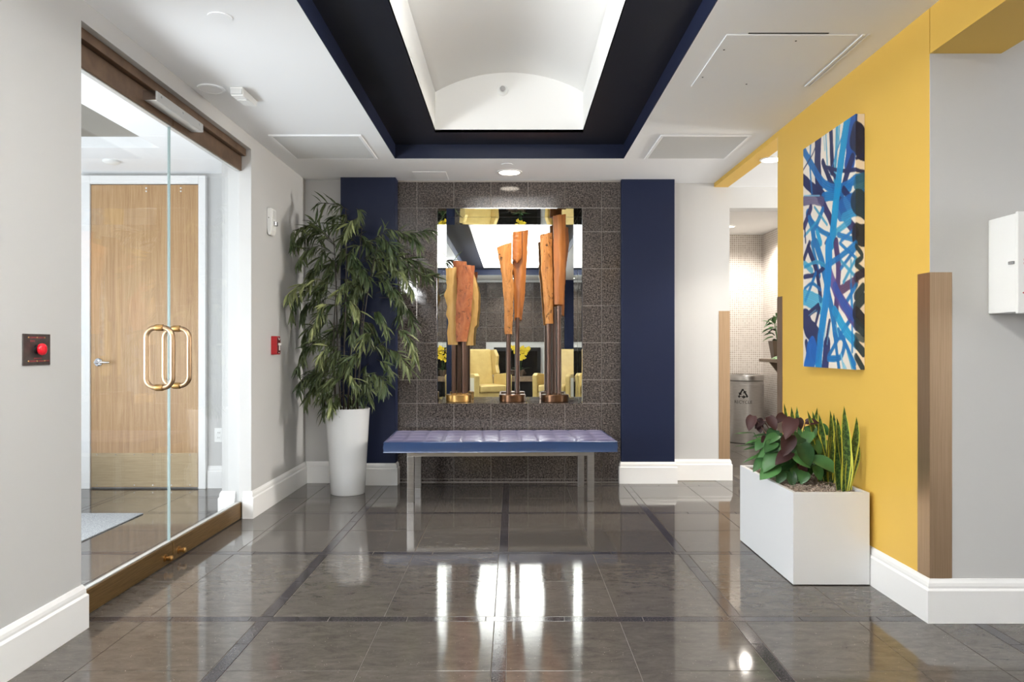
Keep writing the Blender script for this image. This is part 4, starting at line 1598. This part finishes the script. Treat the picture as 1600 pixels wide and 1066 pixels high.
TW = []
for pts in (
    [(485, 165), (420, 130), (325, 122)], [(500, 200), (455, 185), (400, 195)], [(505, 190), (500, 215), (475, 255)], [(520, 150), (540, 165), (535, 200)],
    [(405, 350), (360, 290), (270, 240), (190, 270), (150, 350)], [(405, 340), (330, 285), (250, 290), (190, 330)], [(410, 390), (330, 345), (255, 370), (215, 435)],
    [(420, 400), (360, 370), (310, 440)], [(405, 340), (360, 280), (320, 240), (305, 225)], [(520, 330), (480, 290), (440, 310)], [(555, 340), (510, 350), (480, 400)],
    [(560, 330), (590, 320), (625, 380)], [(580, 320), (640, 290), (690, 330), (715, 390)], [(600, 310), (690, 260), (790, 280), (855, 345)], [(690, 270), (800, 285), (935, 262)],
    [(600, 350), (680, 330), (760, 360)], [(450, 460), (380, 440), (300, 470), (265, 510)], [(430, 480), (390, 490), (345, 560)], [(450, 470), (490, 450), (520, 500)],
    [(560, 440), (610, 410), (655, 470)], [(600, 430), (720, 395), (850, 430), (925, 515)], [(640, 430), (760, 430), (830, 490), (900, 510)], [(680, 470), (760, 480), (815, 580)],
    [(420, 560), (320, 520), (220, 560), (150, 610)], [(420, 570), (310, 560), (220, 600), (170, 700)], [(430, 520), (480, 520), (525, 600)], [(590, 520), (650, 490), (710, 560)],
    [(600, 530), (680, 530), (740, 600)], [(440, 640), (340, 610), (260, 650), (220, 720)], [(430, 650), (350, 650), (290, 780)], [(430, 640), (490, 630), (535, 690)],
    [(590, 690), (640, 690), (690, 800)], [(650, 620), (740, 620), (800, 690), (820, 770)], [(640, 600), (720, 560), (760, 640), (745, 720)], [(430, 760), (340, 740), (270, 780), (235, 840)],
    [(540, 740), (600, 750), (640, 850)], [(560, 720), (520, 740), (490, 830)], [(700, 780), (770, 790), (810, 850), (830, 940)], [(440, 850), (330, 830), (250, 890), (210, 990)],
    [(440, 870), (370, 870), (320, 940)], [(560, 890), (510, 920), (470, 1010)], [(610, 880), (660, 860), (700, 920)], [(660, 880), (740, 900), (795, 990)], [(440, 960), (340, 960), (240, 1040)],
    [(440, 1000), (350, 1000), (290, 1060)], [(600, 960), (560, 980), (600, 1066)], [(620, 940), (680, 960), (700, 1010)],
    [(560, 620), (520, 600), (460, 660)], [(570, 560), (540, 540), (500, 600)], [(450, 700), (470, 690), (500, 760)], [(600, 800), (570, 800), (540, 880)], [(450, 800), (400, 780), (370, 850)],
    [(420, 620), (370, 580), (330, 560), (300, 600)], [(430, 430), (400, 420), (370, 470)], [(440, 900), (420, 890), (400, 960)], [(640, 420), (690, 420), (720, 470)], [(500, 460), (560, 470), (590, 540)],
):
    TW.append([A4(x, y) for x, y in pts])
for pts in ([(570, 40), (430, 20), (320, 60), (275, 105)], [(560, 100), (440, 80), (370, 140), (340, 225)], [(565, 120), (500, 160), (455, 295)], [(620, 20), (660, 30), (700, 110)],
            [(690, 40), (780, 40), (850, 70), (885, 125)], [(720, 80), (700, 110), (700, 190)], [(740, 70), (780, 110), (795, 195)], [(600, 160), (640, 160), (675, 220)],
            [(570, 60), (480, 50), (420, 110)], [(570, 150), (520, 190), (520, 260)], [(700, 60), (750, 90), (740, 210)], [(590, 170), (560, 200), (500, 260)]):
    TW.append([A5(x, y) for x, y in pts])

for tw in [TW[rb.randrange(len(TW))] for _ in range(26)]:
    ox, oy = rb.uniform(-14, 26), rb.uniform(-30, 34)
    cx0 = 545
    TW.append([(cx0 + (x - cx0) * .72 + ox, max(335, min(650, y + oy))) for x, y in tw])
lmeshes = []
for k, (L, W, D, Fd) in enumerate(((.125, .023, .25, .25), (.112, .021, .4, .2), (.140, .024, .15, .3), (.100, .020, .5, .2))):
    lmeshes.append(leaf_mesh('leaf', M['bamboo'], L, W, D, Fd, 4))
extra = []
nleaf = 0
tw_mb = MB()
for ti, tw in enumerate(TW):
    Yd = YPT + rb.uniform(-.22, .20)
    if min(p[0] for p in tw) < 452:
        Yd = min(Yd, YPT - .12)
    pts3 = [P(x, y, Yd) for x, y in tw]
    # twig start drawn back to the canes
    pts3[0].y = YPT + (pts3[0].y - YPT) * .3
    fine = []
    for a, b in zip(pts3[:-1], pts3[1:]):
        for k in range(6):
            fine.append(a.lerp(b, k / 6))
    fine.append(pts3[-1])
    for p in fine:
        p.x = max(p.x, XL + .05)
    tw_mb.tube(fine[::3] + ([fine[-1]] if (len(fine) - 1) % 3 else []), .0022, 5)
    Ltot = sum((b - a).length for a, b in zip(fine[:-1], fine[1:]))
    n = max(13, int(Ltot / .0092))
    for j in range(n):
        t = .18 + .82 * (j + rb.random() * .6) / n
        f = min(t, .999) * (len(fine) - 1)
        i = int(f)
        p = fine[i].lerp(fine[i + 1], f - i)
        tan = (fine[i + 1] - fine[i]).normalized()
        side = 1 if j % 2 else -1
        lat = Vector((tan.z, 0, -tan.x)) * side if j % 3 else Vector((0, side, 0))
        d = tan * rb.uniform(.4, 1.0) + lat * rb.uniform(.2, 1.0) + Vector((0, rb.uniform(-.45, .35), -rb.uniform(.1, .95)))
        sc = rb.uniform(.72, 1.08)
        tip = p + d.normalized() * .15 * sc
        if tip.x < XL + .015:
            d.x = abs(d.x) * .2
        if tip.y > 6.03:
            d.y = -abs(d.y)
        mtx = orient(p, d, scale=sc, roll=rb.uniform(-.9, .9))
        me = lmeshes[rb.randrange(4)]
        extra.append((me, mtx))
rb.shuffle(extra)
extra.sort(key=lambda e: e[1].translation.y)
for me, mtx in extra[:290]:
    put('leaf', me, bam, mtx)
mb = MB()
for me, mtx in extra[290:]:
    mb.add([mtx @ v.co for v in me.vertices], [tuple(p.vertices) for p in me.polygons])
me = bpy.data.meshes.new('leaves')
og = world_origin(bam)
me.from_pydata([tuple(v - og) for v in mb.v], [], mb.f)
me.materials.append(M['bamboo'])
for p in me.polygons:
    p.use_smooth = True
o = bpy.data.objects.new('leaves', me)
COL.objects.link(o)
o.parent = bam
o['kind'] = 'stuff'
tw_mb.build('twigs', M['cane'], bam, smooth=True)['kind'] = 'stuff'

# ------------------------------------------------------------------ white trough planter with plants
tx0, tx1, ty0, ty1, tz = 1.345, 1.712, 3.50, 4.315, .445
tp = thing('trough_planter', ((tx0 + tx1) / 2, (ty0 + ty1) / 2, 0), 'long white rectangular planter box against the yellow wall', 'planter')
e = .02
mb = MB()
mb.add([(tx0, ty0, .004), (tx1, ty0, .004), (tx1, ty1, .004), (tx0, ty1, .004),
        (tx0, ty0, tz), (tx1, ty0, tz), (tx1, ty1, tz), (tx0, ty1, tz),
        (tx0 + e, ty0 + e, tz), (tx1 - e, ty0 + e, tz), (tx1 - e, ty1 - e, tz), (tx0 + e, ty1 - e, tz),
        (tx0 + e, ty0 + e, .40), (tx1 - e, ty0 + e, .40), (tx1 - e, ty1 - e, .40), (tx0 + e, ty1 - e, .40)],
       [(3, 2, 1, 0), (0, 1, 5, 4), (1, 2, 6, 5), (2, 3, 7, 6), (3, 0, 4, 7),
        (4, 5, 9, 8), (5, 6, 10, 9), (6, 7, 11, 10), (7, 4, 8, 11),
        (8, 9, 13, 12), (9, 10, 14, 13), (10, 11, 15, 14), (11, 8, 12, 15), (12, 13, 14, 15)])
mb.build('box', M['planter'], tp, bevel=.002)
MB().box(tx0 + .012, tx1 - .012, ty0 + .012, ty1 - .012, 0, .004).build('plinth', M['gap'], tp)
# moss and bark mulch
rm = random.Random(5)
mb = MB()


def mulch(u, v):
    x, y = tx0 + e + .001 + (tx1 - tx0 - 2 * e - .002) * u, ty0 + e + .001 + (ty1 - ty0 - 2 * e - .002) * v
    return (x, y, .418 + .014 * noise.noise((x * 22, y * 22, 1)) + .009 * noise.noise((x * 70, y * 70, 4)))


mb.grid(mulch, 30, 60)
for _ in range(1500):
    x, y = rm.uniform(tx0 + .03, tx1 - .03), rm.uniform(ty0 + .03, ty1 - .03)
    z = .426 + rm.uniform(-.006, .010)
    a = rm.uniform(0, 6.28)
    L = rm.uniform(.01, .026)
    dx, dy = math.cos(a) * L, math.sin(a) * L
    if not (tx0 + .022 < x + dx < tx1 - .022 and ty0 + .022 < y + dy < ty1 - .022):
        continue
    mb.tube([(x, y, z), (x + dx * .5, y + dy * .5, z + rm.uniform(0, .008)), (x + dx, y + dy, z + rm.uniform(-.003, .003))], .0018, 4)
mu = mb.build('moss_mulch', noisy(mat('moss_mulch', (170, 152, 138), 0.95), (96, 80, 70), (206, 190, 176), 45, bump=.5))
tag(mu, 'pale brown shredded moss mulch filling the white planter box', 'mulch', kind='stuff')

rp = random.Random(21)
rf = random.Random(33)
# snake plants along the wall side, near end
snm = [leaf_mesh('leaf', M['snake'], L, W, .02, .22, 9, 'blade', True, cu) for L, W, cu in
       ((.33, .052, .035), (.28, .055, .0), (.38, .045, .02), (.24, .048, -.03))]


def px_at(px, py, Yv):
    return P(px, py, Yv)


def upright(parent, me, base, tip, L, roll):
    d = tip - base
    s = d.length / L
    # the leaf's flat side towards -Y (camera)
    m = orient(base, d, up=Vector((math.sin(roll) * .8, -1, 0)), scale=1)
    o = put('leaf', me, parent, m @ Matrix.Diagonal((s, 1.0, 1.0, 1)))
    return o


def B3(x, y):
    return (1150 + x / 7.105, 630 + y / 7.105)


groups = [
    ('near snake plant with wavy yellow-edged leaves at the right front of the planter', 3.62,
     [((1250, 970), (1325, 150), 0), ((1255, 975), (1130, 290), 1), ((1240, 960), (1365, 450), 2), ((1200, 930), (1220, 30), 3), ((1150, 920), (1110, 160), 0), ((1220, 960), (1235, 270), 3)]),
    ('middle snake plant with pale-edged upright leaves behind the large green leaves', 3.86,
     [((1000, 790), (740, 300), 1), ((1030, 760), (905, 120), 2), ((1060, 770), (1040, 80), 0), ((1000, 740), (810, 80), 3), ((1080, 800), (1090, 110), 1), ((960, 700), (830, 90), 0), ((1110, 830), (1060, 360), 2)]),
    ('far snake plant with short dark spears at the back of the planter', 4.12,
     [((690, 420), (690, 35), 3), ((640, 430), (620, 40), 1), ((720, 440), (895, 45), 0), ((600, 430), (530, 0), 2)]),
]
lens = (.33, .28, .38, .24)
for lab, Yv, lv_ in groups:
    bx, by = B3(*lv_[0][0])
    p0 = P(bx, by, Yv)
    t = thing('snake_plant', (min(p0.x, 1.66), Yv, .42), lab, 'plant', 'snake plants in the white trough')
    for (b, tpt, k) in lv_:
        dy = rp.uniform(-.03, .03)
        b3 = P(*B3(*b), Yv + dy)
        b3.z = .415
        b3.x = min(max(b3.x, tx0 + .05), tx1 - .04)
        t3 = P(*B3(*tpt), Yv + dy + rp.uniform(-.03, .03))
        t3.x = min(t3.x, XR - .012)
        upright(t, snm[k], b3, t3, lens[k], rp.uniform(-.7, .7))

# broad-leaved plants
hm = [leaf_mesh('leaf', M['greenleaf'], .15, .105, .22, .2, 7, 'heart'), leaf_mesh('leaf', M['greenleaf'], .17, .09, .3, .18, 7, 'heart')]
bmz = [leaf_mesh('leaf', M['burgundy'], .125, .080, .25, .18, 7, 'heart'), leaf_mesh('leaf', M['burgundy'], .105, .066, .3, .2, 7, 'heart')]
gr = [leaf_mesh('leaf', M['blade'], .20, .034, .25, .2, 6, 'lance'), leaf_mesh('leaf', M['blade'], .24, .012, .2, .2, 6, 'lance')]


def broad(parent, root, lst, stem_m):
    for (b, tpt, Yb, Yt, me, L) in lst:
        b3, t3 = P(*B3(*b), Yb), P(*B3(*tpt), Yt)
        for q_ in (b3, t3):
            q_.x = min(q_.x, XR - .02)
        d = t3 - b3
        s = d.length / L
        m = orient(b3, d, up=Vector((rp.uniform(-.5, .1), -.75, .65)), scale=1)
        lf = put('leaf', me, parent, m @ Matrix.Diagonal((s, min(1.25, max(.6, s)), s, 1)))
        mid = root.lerp(b3, .55) + Vector((0, 0, .03))
        MB().tube([root, mid, b3], .0026, 5).build('stem', stem_m, parent, smooth=True)


mst = mat('red_brown_stem', (96, 62, 48), 0.5)
gst = mat('green_stem', (72, 110, 58), 0.5)
ro = P(*B3(640, 800), 3.92)
ro.z = .415
pa = thing('burgundy_leaf_plant', tuple(ro), 'dark plant with round burgundy leaves rising from the middle of the planter', 'plant')
broad(pa, ro, [((640, 170), (545, 365), 3.72, 3.66, bmz[0], .125), ((600, 350), (545, 570), 3.72, 3.66, bmz[0], .125), ((690, 165), (735, 280), 3.88, 3.84, bmz[1], .105),
               ((770, 215), (920, 200), 3.85, 3.82, bmz[1], .105), ((190, 140), (140, 290), 3.98, 3.94, bmz[0], .125), ((305, 185), (215, 260), 3.98, 3.95, bmz[1], .105),
               ((360, 150), (450, 290), 3.95, 3.90, bmz[0], .125), ((540, 130), (440, 210), 3.95, 3.92, bmz[0], .125), ((610, 545), (450, 640), 3.75, 3.70, bmz[1], .105),
               ((700, 660), (790, 780), 3.80, 3.76, bmz[1], .105), ((260, 240), (270, 320), 4.0, 3.97, bmz[1], .105), ((340, 380), (290, 420), 3.95, 3.92, bmz[1], .105)], mst)
ro = P(*B3(700, 830), 3.85)
ro.z = .415
pg = thing('green_leaf_plant', tuple(ro), 'glossy plant with broad dark green leaves at the centre of the planter', 'plant')
broad(pg, ro, [((850, 620), (1180, 740), 3.72, 3.62, hm[1], .17), ((720, 450), (840, 700), 3.70, 3.66, hm[0], .15), ((640, 560), (830, 700), 3.74, 3.68, hm[0], .15),
               ((500, 520), (290, 730), 3.80, 3.74, hm[1], .17), ((450, 680), (280, 820), 3.80, 3.74, hm[0], .15), ((640, 590), (520, 740), 3.82, 3.78, hm[0], .15),
               ((660, 680), (690, 860), 3.82, 3.76, hm[0], .15), ((600, 760), (640, 920), 3.80, 3.75, hm[1], .17), ((900, 260), (1050, 340), 3.88, 3.84, hm[0], .15),
               ((800, 250), (880, 380), 3.86, 3.82, hm[0], .15), ((450, 600), (420, 800), 3.86, 3.80, hm[1], .17), ((380, 400), (480, 560), 3.92, 3.86, hm[0], .15),
               ((350, 540), (260, 640), 3.95, 3.90, hm[0], .15), ((480, 330), (420, 470), 3.95, 3.90, hm[1], .17), ((760, 400), (700, 520), 3.9, 3.86, hm[0], .15),
               ((560, 420), (480, 520), 3.9, 3.86, hm[0], .15), ((520, 660), (600, 800), 3.84, 3.8, hm[1], .17), ((830, 560), (960, 480), 3.92, 3.9, hm[0], .15),
               ((560, 700), (480, 830), 3.86, 3.82, hm[1], .17), ((680, 300), (640, 440), 3.95, 3.9, hm[0], .15), ((930, 420), (1010, 520), 3.93, 3.9, hm[0], .15),
               ((880, 700), (960, 850), 3.78, 3.74, hm[1], .17), ((760, 760), (730, 890), 3.76, 3.72, hm[0], .15), ((520, 760), (470, 880), 3.78, 3.74, hm[1], .17),
               ((400, 640), (330, 790), 3.84, 3.80, hm[0], .15), ((330, 600), (200, 720), 3.92, 3.86, hm[1], .17), ((420, 420), (330, 540), 3.86, 3.82, hm[0], .15),
               ((560, 330), (620, 470), 3.80, 3.76, hm[1], .17), ((960, 640), (1060, 760), 3.80, 3.78, hm[1], .17), ((860, 420), (960, 560), 3.84, 3.8, hm[1], .17),
               ((440, 300), (360, 400), 3.92, 3.88, hm[0], .15), ((300, 420), (220, 500), 3.94, 3.9, hm[1], .17), ((820, 320), (760, 460), 3.82, 3.78, hm[0], .15)] +
      [((bx_, by_), (bx_ + rf.uniform(-190, 120), by_ + rf.uniform(60, 190)), yb_, yb_ - .05, hm[k_ % 2], (.15, .17)[k_ % 2])
       for k_ in range(34) for bx_, by_, yb_ in [(rf.uniform(380, 800), rf.uniform(330, 660), rf.uniform(3.80, 3.98))]], gst)
ro = P(*B3(400, 640), 4.08)
ro.z = .415
pw = thing('pointed_leaf_plant', tuple(ro), 'bright green plant with thin pointed leaves spilling left over the far planter edge', 'plant')
broad(pw, ro, [((200, 330), (-10, 318), 4.02, 4.0, gr[1], .24), ((230, 470), (-10, 455), 4.0, 3.98, gr[1], .24), ((300, 480), (100, 490), 4.0, 3.97, gr[0], .20),
               ((290, 570), (85, 635), 3.98, 3.95, gr[0], .20), ((250, 410), (110, 430), 4.02, 4.0, gr[0], .20), ((330, 350), (200, 350), 4.03, 4.0, gr[0], .20),
               ((420, 380), (240, 460), 4.0, 3.97, gr[0], .20), ((420, 470), (280, 420), 4.0, 3.98, gr[0], .20), ((430, 440), (330, 520), 3.98, 3.95, gr[0], .20),
               ((470, 400), (370, 330), 4.02, 4.0, gr[0], .20), ((400, 540), (250, 560), 3.96, 3.93, gr[0], .20), ((380, 600), (230, 620), 3.98, 3.95, gr[0], .20)] +
      [((bx_, by_), (bx_ - rf.uniform(60, 170), by_ + rf.uniform(-30, 90)), 4.0, 3.96, gr[0], .20)
       for k_ in range(14) for bx_, by_ in [(rf.uniform(300, 480), rf.uniform(330, 620))]], gst)

# ------------------------------------------------------------------ tile room: bin, shelf, potted plant
bx, by, br = 2.825, 8.84, .208
bi = thing('recycling_bin', (bx, by, 0), 'round brushed steel recycling bin in the white tile room', 'bin')
MB().lathe([(br - .006, .001), (br, .006), (br, .735), (br - .003, .738)], (bx, by, 0), 64).build('drum', M['steel'], bi, auto=40)
MB().lathe([(br - .002, .742), (br + .004, .745), (br + .004, .800), (br - .004, .812), (br - .03, .816), (br - .032, .80), (.02, .79)], (bx, by, 0), 64).build('lid', M['steel'], bi, auto=40)
MB().lathe([(br + .001, .69), (br + .0035, .692), (br + .0035, .70), (br + .001, .702)], (bx, by, 0), 64, cap=False).build('rim_band', M['steel'], bi, auto=40)


def onto_bin(mb, zc0, out=.0012):
    """wrap flat XY art onto the drum, facing the camera"""
    a0 = math.atan2(-by, -bx) + R(18.5 - 18.5) - R(9)
    res = []
    for p in mb.v:
        a = a0 + p.x / br
        res.append(Vector((bx + (br + out) * math.cos(a), by + (br + out) * math.sin(a), zc0 + p.y)))
    mb.v = res
    return mb


art = MB()
for k in range(3):
    an = R(120 * k)
    # bent band of one chasing arrow, then its head
    shp = [(-.050, -.040), (.004, -.040), (.004, -.022), (-.034, -.022)]
    head = [(.004, -.054), (.036, -.031), (.004, -.008)]
    up_ = [(-.050, -.040), (-.034, -.022), (-.040, -.010), (-.060, -.024)]
    for poly in (shp, head, up_):
        art.add([(x * math.cos(an) - y * math.sin(an), x * math.sin(an) + y * math.cos(an), 0) for x, y in poly], [tuple(range(len(poly)))])
onto_bin(art, .585).build('recycling_symbol', M['blackink'], bi)
tx = text_mb('RECYCLE', .052)
onto_bin(tx, .475).build('lettering', M['blackink'], bi)

# wall shelf on the right tile wall
sh = thing('wall_shelf', (2.97, 8.15, .84), 'grey brown wall shelf with triangular bracket in the tile room', 'shelf')
MB().box(2.80, 3.118, 7.55, 8.30, .978, 1.012).build('board', M['shelfwood'], sh, bevel=.002)
for yy in (8.27, 7.60):
    MB().prism([(2.90, yy, .9778), (3.118, yy, .9778), (3.118, yy, .70)], (0, -.03, 0)).build('bracket', M['shelfwood'], sh, bevel=.002)
pz = 1.0135
pp = thing('potted_plant', (2.95, 8.12, pz), 'small leafy plant in a tapered brown pot on the wall shelf', 'plant')
mb = MB()
a, b, hh = .05, .078, .20
cx_, cy_ = 2.945, 8.12
mb.add([(cx_ - a, cy_ - a, pz), (cx_ + a, cy_ - a, pz), (cx_ + a, cy_ + a, pz), (cx_ - a, cy_ + a, pz),
        (cx_ - b, cy_ - b, pz + hh), (cx_ + b, cy_ - b, pz + hh), (cx_ + b, cy_ + b, pz + hh), (cx_ - b, cy_ + b, pz + hh)],
       [(3, 2, 1, 0), (4, 5, 6, 7), (0, 1, 5, 4), (1, 2, 6, 5), (2, 3, 7, 6), (3, 0, 4, 7)])
mb.build('pot', M['ceramic'], pp, bevel=.004)
pl = leaf_mesh('leaf', M['greenleaf'], .14, .055, .25, .2, 5, 'heart')
rq = random.Random(8)
for k in range(26):
    an = rq.uniform(0, 6.28)
    zz = rq.uniform(.0, .26)
    b3 = Vector((cx_ + .05 * math.cos(an), cy_ + .05 * math.sin(an), pz + hh + .01 + zz))
    d = Vector((math.cos(an), math.sin(an) * .8, rq.uniform(-.5, .8)))
    if d.x > 0:
        d.x *= .25
    put('leaf', pl, pp, orient(b3, d, scale=rq.uniform(.7, 1.0), roll=rq.uniform(-.4, .4)))
mb = MB()
for k in range(4):
    an = k * 1.7
    mb.tube([(cx_, cy_, pz + hh - .004), (cx_ + .03 * math.cos(an), cy_ + .03 * math.sin(an), pz + hh + .15), (cx_ + .05 * math.cos(an), cy_ + .05 * math.sin(an), pz + hh + .28)], .004, 5)
mb.build('stem', gst, pp)
fc = MB()
fc.grid(lambda u, v: (2.83 + .15 * u, 7.86 + .14 * v, pz + .002 + .034 * (math.sin(math.pi * u) * math.sin(math.pi * v)) ** .5), 12, 10)
fc.box(2.832, 2.978, 7.862, 7.998, pz, pz + .004)
tag(fc.build('folded_cloth', M['greencloth'], smooth=False), 'pale green folded cloth lying on the wall shelf before the pot', 'cloth')

# ------------------------------------------------------------------ behind the camera, seen in the niche mirror
fp = thing('fireplace', (.11, YREAR, 0), 'black framed fireplace in the granite wall, seen in the niche mirror', 'fireplace')
mb = MB()
yf = YREAR + .012
mb.box(FX0, FX0 + .07, yf - .012, yf + .03, FZ0, FZ1)
mb.box(FX1 - .07, FX1, yf - .012, yf + .03, FZ0, FZ1)
mb.box(FX0 + .07, FX1 - .07, yf - .012, yf + .03, FZ1 - .08, FZ1)
mb.build('frame', M['black'], fp, bevel=.004)
MB().box(FX0 + .07, FX1 - .07, yf - .012, yf - .006, FZ0, FZ1 - .08).build('firebox', mat('soot_black', (14, 15, 17), 0.25), fp)
for k in range(3):
    MB().tube([(-.12 + k * .05, yf + .03, FZ0 + .04 + k * .03), (.30 - k * .02, yf + .03, FZ0 + .05 + .03 * k)], .03, 10).build('log', noisy(mat('charred_log', (70, 56, 46), 0.9), (46, 36, 30), (96, 78, 62), 20), fp)
MB().box(FX0 - .06, FX1 + .06, YREAR + .001, YREAR + .42, .44, FZ0).build('hearth_shelf', M['pale_stone'], fp, bevel=.004)
MB().box(FX0, FX1, YREAR + .001, YREAR + .38, 0, .44).build('hearth_base', M['black'], fp)


def wing_chair(cx0, y0, rz, label):
    t = thing('wing_chair', (cx0, y0, 0), label, 'armchair', 'mustard wing chairs by the fireplace', rz=R(rz))
    U, S = M['upholstery'], M['chairshell']
    # front faces +Y
    MB().box(-.27, .27, -.22, .36, .30, .44).build('seat_cushion', U, t, local=True, bevel=.035, segs=4)
    MB().box(-.28, .28, -.24, .34, .16, .30).build('seat_base', U, t, local=True, bevel=.01)
    mb = MB()
    mb.prism([(-.29, -.22, .30), (-.29, -.34, .30), (-.29, -.50, 1.10), (-.29, -.40, 1.11)], (.58, 0, 0))
    mb.build('backrest', U, t, local=True, bevel=.03, segs=4)
    for s in (-1, 1):
        mb = MB()
        mb.prism([(s * .28, -.24, .16), (s * .28, .36, .16), (s * .28, .38, .62), (s * .28, .30, .66), (s * .28, -.26, .62)], (s * .10, 0, 0))
        mb.build('arm', U, t, local=True, bevel=.02, segs=3)
        mb = MB()
        mb.prism([(s * .285, -.30, .60), (s * .285, -.10, .64), (s * .285, -.17, .80), (s * .285, -.14, .98), (s * .285, -.26, 1.10), (s * .285, -.46, 1.09), (s * .285, -.38, .64)], (s * .07, 0, 0))
        mb.build('wing', U, t, local=True, bevel=.02, segs=3)
        for yy in (-.24, .30):
            MB().lathe([(.016, 0.001), (.024, .16)], (s * .30, yy, 0), 12).build('leg', M['black'], t, local=True, auto=40)
        MB().box(s * .379 if s > 0 else -.384, .384 if s > 0 else -.379, -.22, .34, .20, .58).build('side_panel', S, t, local=True)
    return t


wing_chair(-.50, -.66, -26, 'mustard wing chair on the left of the hearth, seen in the niche mirror')
wing_chair(.88, -.66, 26, 'mustard wing chair on the right of the hearth, seen in the niche mirror')

orx, ory, orz = .17, YREAR + .26, FZ0 + .001
oc = thing('orchid', (orx, ory, orz), 'yellow orchid in a dark pot on the hearth shelf, seen in the mirror', 'plant')
MB().lathe([(.05, orz), (.075, orz + .13), (.07, orz + .13), (.06, orz + .11), (.001, orz + .11)], (orx, ory, 0), 24, cap=False).build('pot', M['ceramic'], oc, auto=40)
pet = leaf_mesh('petal', M['petal'], .045, .036, .2, .1, 4, 'heart')
ol = leaf_mesh('leaf', M['greenleaf'], .22, .05, .5, .2, 6, 'lance')
ro_ = random.Random(3)
for k in range(5):
    an = k * 1.256
    put('leaf', ol, oc, orient(Vector((orx, ory, orz + .11)), Vector((math.cos(an), math.sin(an), .9))))
for s in (-1, 1, .3):
    pth = [Vector((orx, ory, orz + .11)), Vector((orx + .04 * s, ory, orz + .35)), Vector((orx + .11 * s, ory + .02, orz + .55)), Vector((orx + .20 * s, ory + .04, orz + .62))]
    st_ = MB().tube(pth, .004, 6).build('flower_stem', gst, oc, smooth=True)
    for k in range(9):
        f = 1 + 2 * k / 9
        i = min(2, int(f))
        c_ = pth[i].lerp(pth[i + 1], f - i) + Vector((ro_.uniform(-.03, .03), ro_.uniform(0, .04), ro_.uniform(-.04, .02)))
        for q_ in range(5):
            an = q_ * 1.2566
            put('petal', pet, oc, orient(c_, Vector((math.cos(an), .25, math.sin(an))), up=Vector((0, 1, 0)), scale=ro_.uniform(.85, 1.15)))
